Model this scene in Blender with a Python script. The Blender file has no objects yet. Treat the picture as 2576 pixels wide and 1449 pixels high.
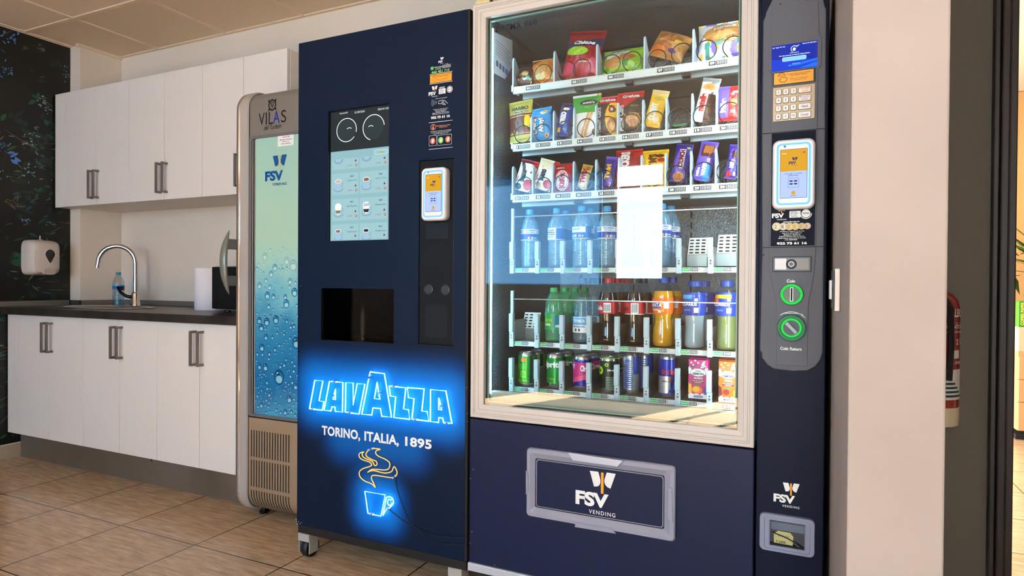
import bpy, bmesh, math, random
from mathutils import Vector, Matrix, noise
PI=math.pi
S=bpy.context.scene; COL=S.collection
EXPOSURE=0.45; SKYCOL=(0.77,0.90,1.0,1); SKYSTR=16.5; SUNE=155.0; SUNDIR=(-0.45,0.90,-1.0)
NEON=9.0; SCR=0.60; LEDS=40.0; OFFE=16.0; GREFL=1.75; WX0=-1.90; WX1=-1.36
# ---------------------------------------------------------------- camera, world, sun, exposure
cam=bpy.data.cameras.new('camera'); cam.sensor_width=36.0; cam.lens=1594.7/2576*36.0; cam.clip_start=0.02
camo=bpy.data.objects.new('camera',cam); COL.objects.link(camo); S.camera=camo
def cam_matrix(yaw,pitch,roll,h):
    cy,sy,cp,sp,cr,sr=math.cos(yaw),math.sin(yaw),math.cos(pitch),math.sin(pitch),math.cos(roll),math.sin(roll)
    f=Vector((-sy,cy,0)); r=Vector((cy,sy,0)); d=Vector((0,0,-1))
    f2=f*cp+d*sp; d2=d*cp-f*sp
    r3=r*cr+d2*sr; d3=d2*cr-r*sr
    m=Matrix((( r3.x,-d3.x,-f2.x,0),(r3.y,-d3.y,-f2.y,0),(r3.z,-d3.z,-f2.z,h),(0,0,0,1)))
    return m
camo.matrix_world=cam_matrix(math.radians(25.307),math.radians(0.5114),math.radians(-0.397),1.04)
S.view_settings.view_transform='Standard'; S.view_settings.look='None'; S.view_settings.exposure=EXPOSURE; S.view_settings.gamma=1
S.view_settings.use_curve_mapping=False
try:
    S.cycles.max_bounces=10; S.cycles.transparent_max_bounces=28; S.cycles.caustics_reflective=False; S.cycles.caustics_refractive=False
    S.cycles.sample_clamp_indirect=6.0
except Exception: pass
W=bpy.data.worlds.new('sky'); S.world=W; W.use_nodes=True
bg=W.node_tree.nodes['Background']; bg.inputs[0].default_value=SKYCOL; bg.inputs[1].default_value=SKYSTR
sd=bpy.data.lights.new('sun','SUN'); sd.energy=SUNE; sd.angle=math.radians(0.6); sd.color=(1.0,0.91,0.80)
so=bpy.data.objects.new('sun',sd); COL.objects.link(so); so.location=(0,-8,8)
so.rotation_euler=Vector(SUNDIR).to_track_quat('-Z','Y').to_euler()
# ---------------------------------------------------------------- materials
def lin(c):
    c=c/255.0
    return c/12.92 if c<=0.04045 else ((c+0.055)/1.055)**2.4
def hexc(h):
    h=h.lstrip('#'); return tuple(lin(int(h[i:i+2],16)) for i in (0,2,4))
MATS={}
def mat(name,col='#808080',rough=0.5,metal=0.0,emit=None,es=1.0,spec=0.5,bump=None,coat=0.0):
    if name in MATS: return MATS[name]
    m=bpy.data.materials.new(name); m.use_nodes=True; nt=m.node_tree; b=nt.nodes['Principled BSDF']
    c=hexc(col) if isinstance(col,str) else col
    b.inputs['Base Color'].default_value=(*c,1); b.inputs['Roughness'].default_value=rough; b.inputs['Metallic'].default_value=metal
    b.inputs['Specular IOR Level'].default_value=spec
    if coat: b.inputs['Coat Weight'].default_value=coat; b.inputs['Coat Roughness'].default_value=0.1
    if emit:
        e=hexc(emit) if isinstance(emit,str) else emit
        b.inputs['Emission Color'].default_value=(*e,1); b.inputs['Emission Strength'].default_value=es
    if bump:
        sc,st,dist=bump
        tc=nt.nodes.new('ShaderNodeTexCoord'); n=nt.nodes.new('ShaderNodeTexNoise'); n.inputs['Scale'].default_value=sc; n.inputs['Detail'].default_value=3
        bp=nt.nodes.new('ShaderNodeBump'); bp.inputs['Strength'].default_value=st; bp.inputs['Distance'].default_value=dist
        nt.links.new(tc.outputs['Object'],n.inputs['Vector']); nt.links.new(n.outputs['Fac'],bp.inputs['Height']); nt.links.new(bp.outputs['Normal'],b.inputs['Normal'])
    MATS[name]=m; return m
def vary(m,colA,colB,scale=(1,1,1),nscale=4.0,detail=4,lo=0.35,hi=0.65):
    nt=m.node_tree; b=nt.nodes['Principled BSDF']
    tc=nt.nodes.new('ShaderNodeTexCoord'); mp=nt.nodes.new('ShaderNodeMapping'); mp.inputs['Scale'].default_value=scale
    n=nt.nodes.new('ShaderNodeTexNoise'); n.inputs['Scale'].default_value=nscale; n.inputs['Detail'].default_value=detail
    r=nt.nodes.new('ShaderNodeValToRGB'); r.color_ramp.elements[0].position=lo; r.color_ramp.elements[1].position=hi
    r.color_ramp.elements[0].color=(*hexc(colA),1); r.color_ramp.elements[1].color=(*hexc(colB),1)
    nt.links.new(tc.outputs['Object'],mp.inputs[0]); nt.links.new(mp.outputs[0],n.inputs['Vector']); nt.links.new(n.outputs['Fac'],r.inputs[0]); nt.links.new(r.outputs[0],b.inputs['Base Color'])
    return r
def clear(name,tint,refl=1.0,rough=0.02,ior=1.45,body=None,mixf=0.0):
    """thin clear sheet: what lies behind shows through, the surface reflects by Fresnel"""
    if name in MATS: return MATS[name]
    m=bpy.data.materials.new(name); m.use_nodes=True; nt=m.node_tree
    for n in list(nt.nodes): nt.nodes.remove(n)
    o=nt.nodes.new('ShaderNodeOutputMaterial'); t=nt.nodes.new('ShaderNodeBsdfTransparent'); t.inputs[0].default_value=(*hexc(tint),1)
    g=nt.nodes.new('ShaderNodeBsdfGlossy'); g.inputs['Roughness'].default_value=rough
    f=nt.nodes.new('ShaderNodeFresnel'); f.inputs[0].default_value=ior
    mx=nt.nodes.new('ShaderNodeMixShader')
    mu=nt.nodes.new('ShaderNodeMath'); mu.operation='MULTIPLY'; mu.inputs[1].default_value=refl
    ge=nt.nodes.new('ShaderNodeNewGeometry'); iv=nt.nodes.new('ShaderNodeMath'); iv.operation='SUBTRACT'; iv.inputs[0].default_value=1; m3=nt.nodes.new('ShaderNodeMath'); m3.operation='MULTIPLY'
    nt.links.new(ge.outputs['Backfacing'],iv.inputs[1]); nt.links.new(f.outputs[0],mu.inputs[0]); nt.links.new(mu.outputs[0],m3.inputs[0]); nt.links.new(iv.outputs[0],m3.inputs[1]); nt.links.new(m3.outputs[0],mx.inputs[0])
    src=t.outputs[0]
    if body:
        d=nt.nodes.new('ShaderNodeBsdfDiffuse'); d.inputs[0].default_value=(*hexc(body),1)
        m2=nt.nodes.new('ShaderNodeMixShader'); m2.inputs[0].default_value=mixf
        nt.links.new(t.outputs[0],m2.inputs[1]); nt.links.new(d.outputs[0],m2.inputs[2]); src=m2.outputs[0]
    nt.links.new(src,mx.inputs[1]); nt.links.new(g.outputs[0],mx.inputs[2]); nt.links.new(mx.outputs[0],o.inputs[0])
    MATS[name]=m; return m
def glow(name,col,strength):
    return mat(name,'#101010',0.5,emit=col,es=strength,spec=0.12)
# ---------------------------------------------------------------- text outlines (built-in font)
TXT={}
def text_mesh(s,bold=0.0,space=1.0):
    k=(s,bold,space)
    if k in TXT: return TXT[k]
    cu=bpy.data.curves.new('t','FONT'); cu.body=s; cu.size=1.0; cu.resolution_u=4 if len(s)<12 else 2; cu.offset=bold; cu.space_character=space; cu.fill_mode='FRONT'
    ob=bpy.data.objects.new('t',cu); COL.objects.link(ob)
    dg=bpy.context.evaluated_depsgraph_get(); me=ob.evaluated_get(dg).to_mesh()
    vs=[(v.co.x,v.co.y) for v in me.vertices]; fs=[tuple(p.vertices) for p in me.polygons]
    ob.evaluated_get(dg).to_mesh_clear(); bpy.data.objects.remove(ob); bpy.data.curves.remove(cu)
    if vs:
        x0=min(v[0] for v in vs); x1=max(v[0] for v in vs); y0=min(v[1] for v in vs); y1=max(v[1] for v in vs)
        asp=(x1-x0)/max(1e-6,(y1-y0)); vs=[((a-x0)/max(1e-6,x1-x0),(b-y0)/max(1e-6,y1-y0)) for a,b in vs]
    else: asp=1
    TXT[k]=(vs,fs,asp); return TXT[k]
SEG={'0':'abcdef','1':'bc','2':'abged','3':'abgcd','4':'fgbc','5':'afgcd','6':'afgedc','7':'abc','8':'abcdefg','9':'abcfgd'}
# ---------------------------------------------------------------- mesh builder
class M:
    def __init__(s): s.bm=bmesh.new(); s.ms=[]
    def mi(s,m):
        if m not in s.ms: s.ms.append(m)
        return s.ms.index(m)
    def face(s,pts,m,smooth=False):
        vs=[s.bm.verts.new(p) for p in pts]
        try: f=s.bm.faces.new(vs); f.material_index=s.mi(m); f.smooth=smooth; return f
        except ValueError: return None
    def box(s,x0,x1,y0,y1,z0,z1,m,bev=0.0,seg=2):
        b=bmesh.new(); r=bmesh.ops.create_cube(b,size=1.0)
        for v in b.verts: v.co=((x0+x1)/2+v.co.x*(x1-x0),(y0+y1)/2+v.co.y*(y1-y0),(z0+z1)/2+v.co.z*(z1-z0))
        if bev: bmesh.ops.bevel(b,geom=list(b.edges),offset=bev,segments=seg,affect='EDGES',profile=0.5)
        s.add(b,m); return s
    def add(s,b,m,mtx=None):
        i=s.mi(m); mp={}
        for v in b.verts: mp[v]=s.bm.verts.new(mtx@v.co if mtx else v.co)
        for f in b.faces:
            try:
                g=s.bm.faces.new([mp[v] for v in f.verts]); g.material_index=i; g.smooth=f.smooth
            except ValueError: pass
        b.free()
    def prism(s,pts,y0,y1,m,side=None,bev=0.0):
        """outline in X,Z, from front y0 to back y1"""
        b=bmesh.new(); vs=[b.verts.new((p[0],y0,p[1])) for p in pts]; f=b.faces.new(vs)
        r=bmesh.ops.extrude_face_region(b,geom=[f])
        for v in r['geom']:
            if isinstance(v,bmesh.types.BMVert): v.co.y=y1
        bmesh.ops.recalc_face_normals(b,faces=b.faces)
        if bev:
            es=[e for e in b.edges if abs(e.verts[0].co.y-y0)<1e-7 and abs(e.verts[1].co.y-y0)<1e-7]
            bmesh.ops.bevel(b,geom=es,offset=bev,segments=2,affect='EDGES',profile=0.5)
        s.add(b,m); return s
    def rings(s,rs,m,closed_u=True,cap0=False,cap1=False,smooth=True,closed_v=False):
        """skin a list of rings of points"""
        i=s.mi(m); V=[[s.bm.verts.new(p) for p in r] for r in rs]; n=len(rs[0])
        rng=len(V) if closed_v else len(V)-1
        for a in range(rng):
            A,B=V[a],V[(a+1)%len(V)]
            for k in range(n if closed_u else n-1):
                try:
                    f=s.bm.faces.new((A[k],A[(k+1)%n],B[(k+1)%n],B[k])); f.material_index=i; f.smooth=smooth
                except ValueError: pass
        for c,R in ((cap0,V[0]),(cap1,V[-1])):
            if c:
                try: f=s.bm.faces.new(R); f.material_index=i
                except ValueError: pass
        return V
    def lathe(s,prof,c,m,n=24,cap0=True,cap1=True,ax='z'):
        rs=[]
        for r,z in prof:
            ring=[]
            for k in range(n):
                a=2*PI*k/n
                if ax=='z': ring.append((c[0]+r*math.cos(a),c[1]+r*math.sin(a),c[2]+z))
                elif ax=='y': ring.append((c[0]+r*math.cos(a),c[1]+z,c[2]+r*math.sin(a)))
                else: ring.append((c[0]+z,c[1]+r*math.cos(a),c[2]+r*math.sin(a)))
            rs.append(ring)
        s.rings(rs,m,cap0=cap0,cap1=cap1); return s
    def tube(s,pts,r,m,n=8,closed=False,caps=True,flat=None):
        pts=[Vector(p) for p in pts]; N=len(pts); rs=[]; prev=None
        for i,p in enumerate(pts):
            a=pts[(i-1)%N] if (closed or i>0) else p; b=pts[(i+1)%N] if (closed or i<N-1) else p
            t=(b-a).normalized() if (b-a).length>1e-9 else Vector((0,0,1))
            if prev is None:
                up=Vector((0,1,0)) if abs(t.y)<0.9 else Vector((0,0,1)); u=t.cross(up).normalized()
            else:
                u=(prev-t*prev.dot(t)); u=u.normalized() if u.length>1e-6 else t.orthogonal().normalized()
            prev=u; w=t.cross(u); rr=r(i/(N-1)) if callable(r) else r
            rs.append([p+u*(rr*math.cos(2*PI*k/n))+w*(rr*math.sin(2*PI*k/n)) for k in range(n)])
        s.rings(rs,m,cap0=caps and not closed,cap1=caps and not closed,closed_v=closed); return s
    def quad(s,x0,x1,z0,z1,y,m): s.face([(x0,y,z0),(x1,y,z0),(x1,y,z1),(x0,y,z1)],m); return s
    def poly(s,pts,y,m): s.face([(p[0],y,p[1]) for p in pts],m); return s
    def ell(s,cx,cz,rx,rz,y,m,n=24,a0=0,a1=2*PI): s.face([(cx+rx*math.cos(a0+(a1-a0)*k/n),y,cz+rz*math.sin(a0+(a1-a0)*k/n)) for k in range(n if a1-a0>6.28 else n+1)],m); return s
    def ring(s,cx,cz,r0x,r0z,r1x,r1z,y,m,n=32,a0=0,a1=2*PI):
        i=s.mi(m)
        P=lambda rx,rz,a:s.bm.verts.new((cx+rx*math.cos(a),y,cz+rz*math.sin(a)))
        full=a1-a0>6.28; A=[P(r0x,r0z,a0+(a1-a0)*k/n) for k in range(n+(0 if full else 1))]; B=[P(r1x,r1z,a0+(a1-a0)*k/n) for k in range(n+(0 if full else 1))]
        for k in range(n):
            f=s.bm.faces.new((A[k],A[(k+1)%len(A)],B[(k+1)%len(B)],B[k])); f.material_index=i
        return s
    def rrect(s,x0,x1,z0,z1,r,n=6):
        out=[]
        for cx,cz,a in ((x1-r,z1-r,0),(x0+r,z1-r,PI/2),(x0+r,z0+r,PI),(x1-r,z0+r,1.5*PI)):
            for k in range(n+1): out.append((cx+r*math.cos(a+PI/2*k/n),cz+r*math.sin(a+PI/2*k/n)))
        return out
    def frame(s,outer,inner,y0,m,y1=None):
        """flat band between two outlines with equal counts; with y1 also inner and outer walls"""
        i=s.mi(m); A=[s.bm.verts.new((p[0],y0,p[1])) for p in outer]; B=[s.bm.verts.new((p[0],y0,p[1])) for p in inner]; n=len(A)
        def q(*v):
            f=s.bm.faces.new(v); f.material_index=i
        for k in range(n): q(A[k],A[(k+1)%n],B[(k+1)%n],B[k])
        if y1 is not None:
            A2=[s.bm.verts.new((p[0],y1,p[1])) for p in outer]; B2=[s.bm.verts.new((p[0],y1,p[1])) for p in inner]
            for k in range(n): q(A[(k+1)%n],A[k],A2[k],A2[(k+1)%n]); q(B[k],B[(k+1)%n],B2[(k+1)%n],B2[k]); q(A2[k],B2[k],B2[(k+1)%n],A2[(k+1)%n])
        return s
    def textf(s,t,fn,m,bold=0.02,space=1.0,cuts=0):
        vs,fs,asp=text_mesh(t,bold,space); i=s.mi(m)
        if cuts:
            k=(t,bold,space,cuts)
            if k not in TXT:
                b=bmesh.new(); W_=[b.verts.new((x,y,0)) for x,y in vs]
                for f in fs:
                    try: b.faces.new([W_[q] for q in f])
                    except ValueError: pass
                na=cuts; nb=max(2,int(cuts/max(1,asp)*1.5))
                for n,ax in ((na,0),(nb,1)):
                    for j in range(1,n):
                        co=[0,0,0]; co[ax]=j/n; no=[0,0,0]; no[ax]=1
                        bmesh.ops.bisect_plane(b,geom=b.verts[:]+b.edges[:]+b.faces[:],dist=1e-6,plane_co=co,plane_no=no)
                b.verts.index_update(); TXT[k]=([(v.co.x,v.co.y) for v in b.verts],[tuple(v.index for v in f.verts) for f in b.faces],asp); b.free()
            vs,fs,asp=TXT[k]
        V=[s.bm.verts.new(fn(a,b)) for a,b in vs]
        for f in fs:
            try: g=s.bm.faces.new([V[k] for k in f]); g.material_index=i
            except ValueError: pass
        return s
    def text(s,t,x0,x1,z0,z1,y,m,bold=0.02,shear=0.0,space=1.0,fit='box'):
        vs,fs,asp=text_mesh(t,bold,space); h=z1-z0
        if fit=='center':
            w=min(x1-x0,h*asp); c=(x0+x1)/2; x0,x1=c-w/2,c+w/2
        return s.textf(t,lambda a,b:(x0+(x1-x0)*a+shear*h*b,y,z0+h*b),m,bold,space)
    def seg7(s,t,x0,x1,z0,z1,y,m):
        n=len(t); cw=(x1-x0)/n; w=cw*0.68; h=z1-z0; th=w*0.2
        for k,ch in enumerate(t):
            a=x0+k*cw+cw*0.16; b=a+w; mz=(z0+z1)/2
            R={'a':(a,b,z1-th,z1),'d':(a,b,z0,z0+th),'g':(a,b,mz-th/2,mz+th/2),'f':(a,a+th,mz,z1),'e':(a,a+th,z0,mz),'b':(b-th,b,mz,z1),'c':(b-th,b,z0,mz)}
            for c in SEG.get(ch,''): s.quad(*R[c],y,m)
        return s
    def build(s,name,parent=None,origin=None,recalc=False,sharp=40,label=None,**tags):
        bm=s.bm
        if recalc: bmesh.ops.recalc_face_normals(bm,faces=bm.faces)
        o=Vector(origin) if origin is not None else (wloc(parent) if parent else Vector((0,0,0)))
        for v in bm.verts: v.co-=o
        bm.normal_update()
        for e in bm.edges:
            if len(e.link_faces)!=2 or not (e.link_faces[0].smooth and e.link_faces[1].smooth) or e.calc_face_angle(0)>math.radians(sharp): e.smooth=False
        me=bpy.data.meshes.new(name); bm.to_mesh(me); bm.free()
        for m in s.ms: me.materials.append(m)
        ob=bpy.data.objects.new(name,me); COL.objects.link(ob)
        if parent: ob.parent=parent; ob.location=o-wloc(parent)
        else: ob.location=o
        LOC[ob.name]=o
        if label: ob['label']=label
        for k,v in tags.items(): ob[k]=v
        return ob
LOC={}
def wloc(o): return Vector(LOC[o.name])
def tag(o,label,cat,group=None):
    o['label']=label; o['category']=cat
    if group: o['group']=group
    return o
def thing(name,label,cat,loc,group=None):
    o=bpy.data.objects.new(name,None); COL.objects.link(o); o.location=loc; o.empty_display_size=0.05; LOC[o.name]=Vector(loc)
    return tag(o,label,cat,group)
def struct(o): o['kind']='structure'; return o
def dup(o,loc,label=None,group=None,parent=None):
    """a copy of a thing with copies of its parts and sub-parts"""
    c=o.copy(); COL.objects.link(c); c.location=loc; LOC[c.name]=Vector(loc)
    if label: c['label']=label
    if group: c['group']=group
    for ch in list(o.children):
        d=ch.copy(); COL.objects.link(d); d.parent=c; LOC[d.name]=Vector(loc)+ch.location
        for g in list(ch.children):
            e=g.copy(); COL.objects.link(e); e.parent=d; LOC[e.name]=LOC[d.name]+g.location
    return c
# ---------------------------------------------------------------- shared materials
wallpaint=mat('wall_paint','#d8c8b8',0.75,bump=(90,0.15,0.004)); vary(wallpaint,'#e2d6c6','#e8dccf',nscale=1.5)
cabw=mat('white_laminate','#eae4de',0.38,bump=(220,0.05,0.002))
blk=mat('black_plastic','#0d0e12',0.35); blkm=mat('matt_black','#060608',0.7)
navy=mat('navy_powder_coat','#131c3d',0.45,spec=0.22,bump=(900,0.12,0.0008))
navyp=mat('printed_glow_film','#0b1a32',0.42,spec=0.14)
navyd=mat('dark_navy_steel','#0a1128',0.5,spec=0.14)
white=mat('white_print','#f0f0ee',0.5); whitep=mat('white_plastic','#e6e4e4',0.3)
orange=mat('amber_print','#f0a020',0.5); greyp=mat('grey_moulded_plastic','#5a5d66',0.55,spec=0.22,bump=(1200,0.15,0.0006))
greyl=mat('light_grey_plastic','#9497a8',0.42); alu=mat('cream_aluminium','#c4bdb6',0.45)
chrome=mat('chrome','#e0e0e0',0.08,1.0); steel=mat('brushed_steel','#9a948a',0.32,0.9); satin=mat('satin_steel_handle','#756b62',0.38,0.45)
blackprint=mat('black_print','#101010',0.5); redp=mat('red_print','#c02030',0.45); greenp=mat('green_print','#18a050',0.45)
def fsv(m,x,z,u,y,mt,mb=None,ven=True,bar=None):
    """butterfly-and-letters logo, origin at the left foot of the F, u = cap height"""
    P=lambda L:[(x+a*u,z+b*u) for a,b in L]
    m.text('FSV',x,x+2.39*u,z,z+u,y,mt,bold=0.045)
    wl=[(1.03,2.47),(1.64,2.48),(1.75,2.12),(1.80,1.90),(1.79,1.70),(1.72,1.55),(1.60,1.46),(1.34,1.42)]
    wr=[(2.25,2.51),(2.88,2.50),(2.52,1.43),(2.33,1.49),(2.17,1.62),(2.09,1.78),(2.08,1.95),(2.13,2.15)]
    m.poly(P(wl),y,mb or mt); m.poly(P(wr),y,mb or mt)
    m.quad(x+1.84*u,x+2.03*u,z+1.0*u,z+2.46*u,y-0.0002,bar or orange)
    if ven: m.text('VENDING',x+0.98*u,x+2.88*u,z-0.50*u,z-0.22*u,y,mt,bold=0.01,space=1.25)
    return m
def tap_icon(m,x,z,u,y,mt):
    """pointing hand drawn in line, u = height"""
    pts=[(0.30,0.62),(0.30,0.32),(0.16,0.36),(0.10,0.28),(0.34,0.0),(0.72,0.0),(0.86,0.20),(0.86,0.42),(0.74,0.46),(0.60,0.46),(0.46,0.48),(0.44,0.66),(0.37,0.70)]
    P=[(x+a*u,y,z+b*u) for a,b in pts]; m.tube(P,0.022*u,mt,n=4,closed=True)
    for r in (0.2,0.32): m.ring(x+0.37*u,z+0.66*u,r*u*0.92,r*u*0.92,r*u*1.08,r*u*1.08,y,mt,n=16,a0=-0.3,a1=PI+0.3)
# ================================================================= ROOM
XL=-4.20; YQ=2.55; YB=2.667; ZC=2.487; YR=-2.9; XR=2.2
tile=mat('floor_tile','#a08468',0.17,spec=0.5)
def floor_nodes(m,c1,c2,mortar,x0,y0,size):
    nt=m.node_tree; b=nt.nodes['Principled BSDF']; N=nt.nodes.new; Lk=nt.links.new
    tc=N('ShaderNodeTexCoord'); mp=N('ShaderNodeMapping'); mp.inputs['Location'].default_value=(-x0,-y0,0)
    Lk(tc.outputs['Object'],mp.inputs[0])
    br=N('ShaderNodeTexBrick'); br.offset=0; br.squash=1; br.inputs['Scale'].default_value=1.0; br.inputs['Brick Width'].default_value=size; br.inputs['Row Height'].default_value=size
    br.inputs['Mortar Size'].default_value=0.0030; br.inputs['Mortar Smooth'].default_value=0.1; br.inputs['Bias'].default_value=0
    br.inputs['Color1'].default_value=(0.9,0.9,0.9,1); br.inputs['Color2'].default_value=(1,1,1,1); br.inputs['Mortar'].default_value=(1,1,1,1)
    Lk(mp.outputs[0],br.inputs['Vector'])
    ms=N('ShaderNodeMapping'); ms.inputs['Scale'].default_value=(1.2,9,1); ms.inputs['Rotation'].default_value=(0,0,0.12); Lk(tc.outputs['Object'],ms.inputs[0])
    n1=N('ShaderNodeTexNoise'); n1.inputs['Scale'].default_value=7; n1.inputs['Detail'].default_value=8; n1.inputs['Roughness'].default_value=0.65; Lk(ms.outputs[0],n1.inputs['Vector'])
    r=N('ShaderNodeValToRGB'); r.color_ramp.elements[0].position=0.3; r.color_ramp.elements[1].position=0.72
    r.color_ramp.elements[0].color=(*hexc(c1),1); r.color_ramp.elements[1].color=(*hexc(c2),1); Lk(n1.outputs['Fac'],r.inputs[0])
    mu=N('ShaderNodeMixRGB'); mu.blend_type='MULTIPLY'; mu.inputs[0].default_value=1; Lk(r.outputs[0],mu.inputs[1]); Lk(br.outputs['Color'],mu.inputs[2])
    mx=N('ShaderNodeMixRGB'); Lk(br.outputs['Fac'],mx.inputs[0]); Lk(mu.outputs[0],mx.inputs[1]); mx.inputs[2].default_value=(*hexc(mortar),1)
    Lk(mx.outputs[0],b.inputs['Base Color'])
    bp=N('ShaderNodeBump'); bp.inputs['Strength'].default_value=0.25; bp.inputs['Distance'].default_value=0.002; bp.invert=True; Lk(br.outputs['Fac'],bp.inputs['Height'])
    bp2=N('ShaderNodeBump'); bp2.inputs['Strength'].default_value=0.05; bp2.inputs['Distance'].default_value=0.002; Lk(n1.outputs['Fac'],bp2.inputs['Height']); Lk(bp.outputs[0],bp2.inputs['Normal']); Lk(bp2.outputs[0],b.inputs['Normal'])
floor_nodes(tile,'#a68767','#e2c5a2','#3a281b',-3.080,1.262,0.45)
m=M(); m.box(XL-0.1,4.5,YR-0.1,6.2,-0.08,0.0,tile); struct(m.build('floor'))
ctile=mat('ceiling_tile','#dcc8b0',0.9,bump=(160,0.25,0.004)); tbar=mat('ceiling_grid_bar','#e0ccb4',0.6)
m=M(); m.box(XL-0.1,4.5,YR-0.1,6.2,ZC+0.006,ZC+0.08,ctile)
x=-3.727-0.6
while x<4.4:
    m.box(x-0.012,x+0.012,YR,YB,ZC,ZC+0.008,tbar); x+=0.6
y=2.152
while y>YR:
    m.box(XL,4.4,y-0.012,y+0.012,ZC-0.0005,ZC+0.0075,tbar); y-=0.6
m.box(XL,XR,YB-0.02,YB,ZC-0.001,ZC+0.006,tbar); m.box(XL,XL+0.02,YR,YB,ZC-0.001,ZC+0.006,tbar)
m.box(-4.12,-4.09,2.39,YB,ZC-0.012,ZC+0.006,tbar)
struct(m.build('ceiling'))
m=M(); m.box(XL-0.1,0.06,YB,YB+0.1,0,ZC,wallpaint); struct(m.build('wall_back'))
m=M(); m.box(XL-0.1,XL,YR,YB,0,ZC,wallpaint); struct(m.build('wall_left'))
m=M(); m.box(XL,-4.10,2.407,YB,0,ZC,wallpaint,0.002); struct(m.build('trim_1'))
# printed jungle mural on the left wall
mur=mat('mural_print','#06090a',0.5); rr=vary(mur,'#030405','#0c1511',scale=(1,1,1.4),nscale=3.5,detail=8,lo=0.4,hi=0.75)
random.seed(5); m=M(); m.face([(XL+0.002,-1.5,0.085),(XL+0.002,2.405,0.085),(XL+0.002,2.405,2.482),(XL+0.002,-1.5,2.482)],mur)
LC=[mat('mural_leaf_%s'%n,c,0.5) for n,c in (('dark','#10291f'),('green','#1f5033'),('teal','#17454b'),('pale','#7d9aa2'),('grey','#56645c'),('twig','#82705a'),('sky','#4a78c0'),('lime','#80882a'))]
def leaf(y,z,L,w,a,mt,d):
    pts=[]
    for k in range(9):
        t=k/8; pts.append((t*L,w*math.sin(PI*t)**0.8))
    for k in range(7,0,-1):
        t=k/8; pts.append((t*L,-w*0.8*math.sin(PI*t)))
    ca,sa=math.cos(a),math.sin(a); m.face([(XL+d,min(2.404,y+p[0]*ca-p[1]*sa),min(2.48,max(0.087,z+p[0]*sa+p[1]*ca))) for p in pts],mt)
d=0.0022
for i in range(1500):
    y=random.uniform(0.9,2.38); z=random.uniform(0.12,2.44); q=random.random(); d+=4e-7
    dens=noise.noise(Vector((y*2.4,z*2.0,3)))
    if dens<0.0 and random.random()<0.78: continue
    a=random.uniform(-1.2,1.6)
    if q<0.34: leaf(y,z,random.uniform(.03,.10),random.uniform(.008,.02),a,LC[0],d)
    elif q<0.52: leaf(y,z,random.uniform(.02,.07),random.uniform(.005,.013),a,random.choice(LC[1:3]),d)
    elif q<0.84: leaf(y,z,random.uniform(.012,.05),random.uniform(.001,.003),random.uniform(-1,1),random.choice(LC[3:6]),d)
    elif q<0.92 and z>1.3:
        for k in range(4): d+=4e-7; leaf(y+random.uniform(-.02,.02),z+random.uniform(-.02,.02),random.uniform(.008,.02),random.uniform(.002,.004),random.uniform(-1,2),random.choice((LC[3],LC[6])),d)
    else: leaf(y,z,random.uniform(.04,.16),0.0014,random.uniform(-.8,.8),LC[5],d)
def cluster(p,n,sp,c,L_=.022,w_=.006):
    global d
    for k in range(n): d+=4e-7; leaf(p[0]+random.gauss(0,sp),p[1]+random.gauss(0,sp),L_*random.uniform(.5,1.3),w_*random.uniform(.5,1.2),random.uniform(-1,1.5),LC[c],d)
cluster((2.0670,2.4400),16,.03,6); cluster((2.0770,1.7447),5,.012,6,.05,.014); cluster((2.1695,1.8671),14,.022,3,.015,.004); cluster((2.2444,2.0855),16,.02,3,.015,.004); cluster((2.1486,1.6759),14,.03,3,.02,.004); cluster((2.1114,1.1483),7,.018,1,.05,.016); cluster((2.2554,1.5733),10,.03,1,.03,.008); cluster((2.0870,1.5048),10,.03,5,.05,.002); cluster((2.2338,0.8055),10,.03,1,.04,.01); cluster((2.2334,2.4275),8,.02,4,.02,.005); cluster((2.3791,2.3044),8,.012,3,.012,.003); cluster((2.0570,2.2315),12,.03,6,.015,.003)
q_=(2.1696,1.0255); d+=1e-6; leaf(q_[0],q_[1],.13,.006,.95,LC[7],d)
tag(m.build('wall_mural'),'dark jungle photo mural covering the left wall beside the sink','mural')
base=mat('skirting_tile','#b0a08c',0.35)
m=M(); m.box(XL,XL+0.012,YR,2.13,0,0.078,base,0.002); struct(m.build('baseboard_left'))
# partition wall end beside the vending machine, corridor wall, door frame and the lit room beyond
px0=0.0474; px1=0.1617
pw=mat('partition_paint','#d9cbc1',0.7,bump=(60,0.12,0.004)); vary(pw,'#9c928d','#a79d98',nscale=3)
m=M(); m.box(px0,px1,1.0,YB,0,ZC,pw,0.003); struct(m.build('wall_right'))
gp=mat('corridor_paint','#5d564b',0.85,bump=(200,0.3,0.003))
xf0=0.5266; xf1=0.5892
m=M(); m.box(px1,xf0+0.02,YQ,YQ+0.1,0,ZC,gp); m.box(xf1+1.0,4.4,YQ,YQ+0.1,0,ZC,gp); m.box(xf0,xf1+1.02,YQ,YQ+0.1,2.1,ZC,gp); struct(m.build('wall_corridor'))
wood=mat('dark_brown_wood','#20130e',0.45); vary(wood,'#170d0a','#2b1a13',scale=(14,14,0.8),nscale=5)
m=M()
def jamb(a,b,s):
    w=b-a
    m.box(a,a+w*.28,YQ-0.030,YQ+0.12,0,2.12,wood,0.004); m.box(a+w*.28,a+w*.66,YQ-0.042,YQ+0.12,0,2.12,wood,0.005); m.box(a+w*.66,b,YQ-0.034,YQ+0.13,0,2.12,wood,0.004)
jamb(xf0,xf1,1); jamb(xf1+0.92,xf1+1.02,-1); m.box(xf0,xf1+1.02,YQ-0.04,YQ+0.12,2.04,2.14,wood,0.004)
struct(m.build('door_1'))
m=M(); m.box(-0.3,4.4,5.9,6.0,0,ZC,mat('office_wall','#c89a62',0.8)); struct(m.build('wall_far'))
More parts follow.
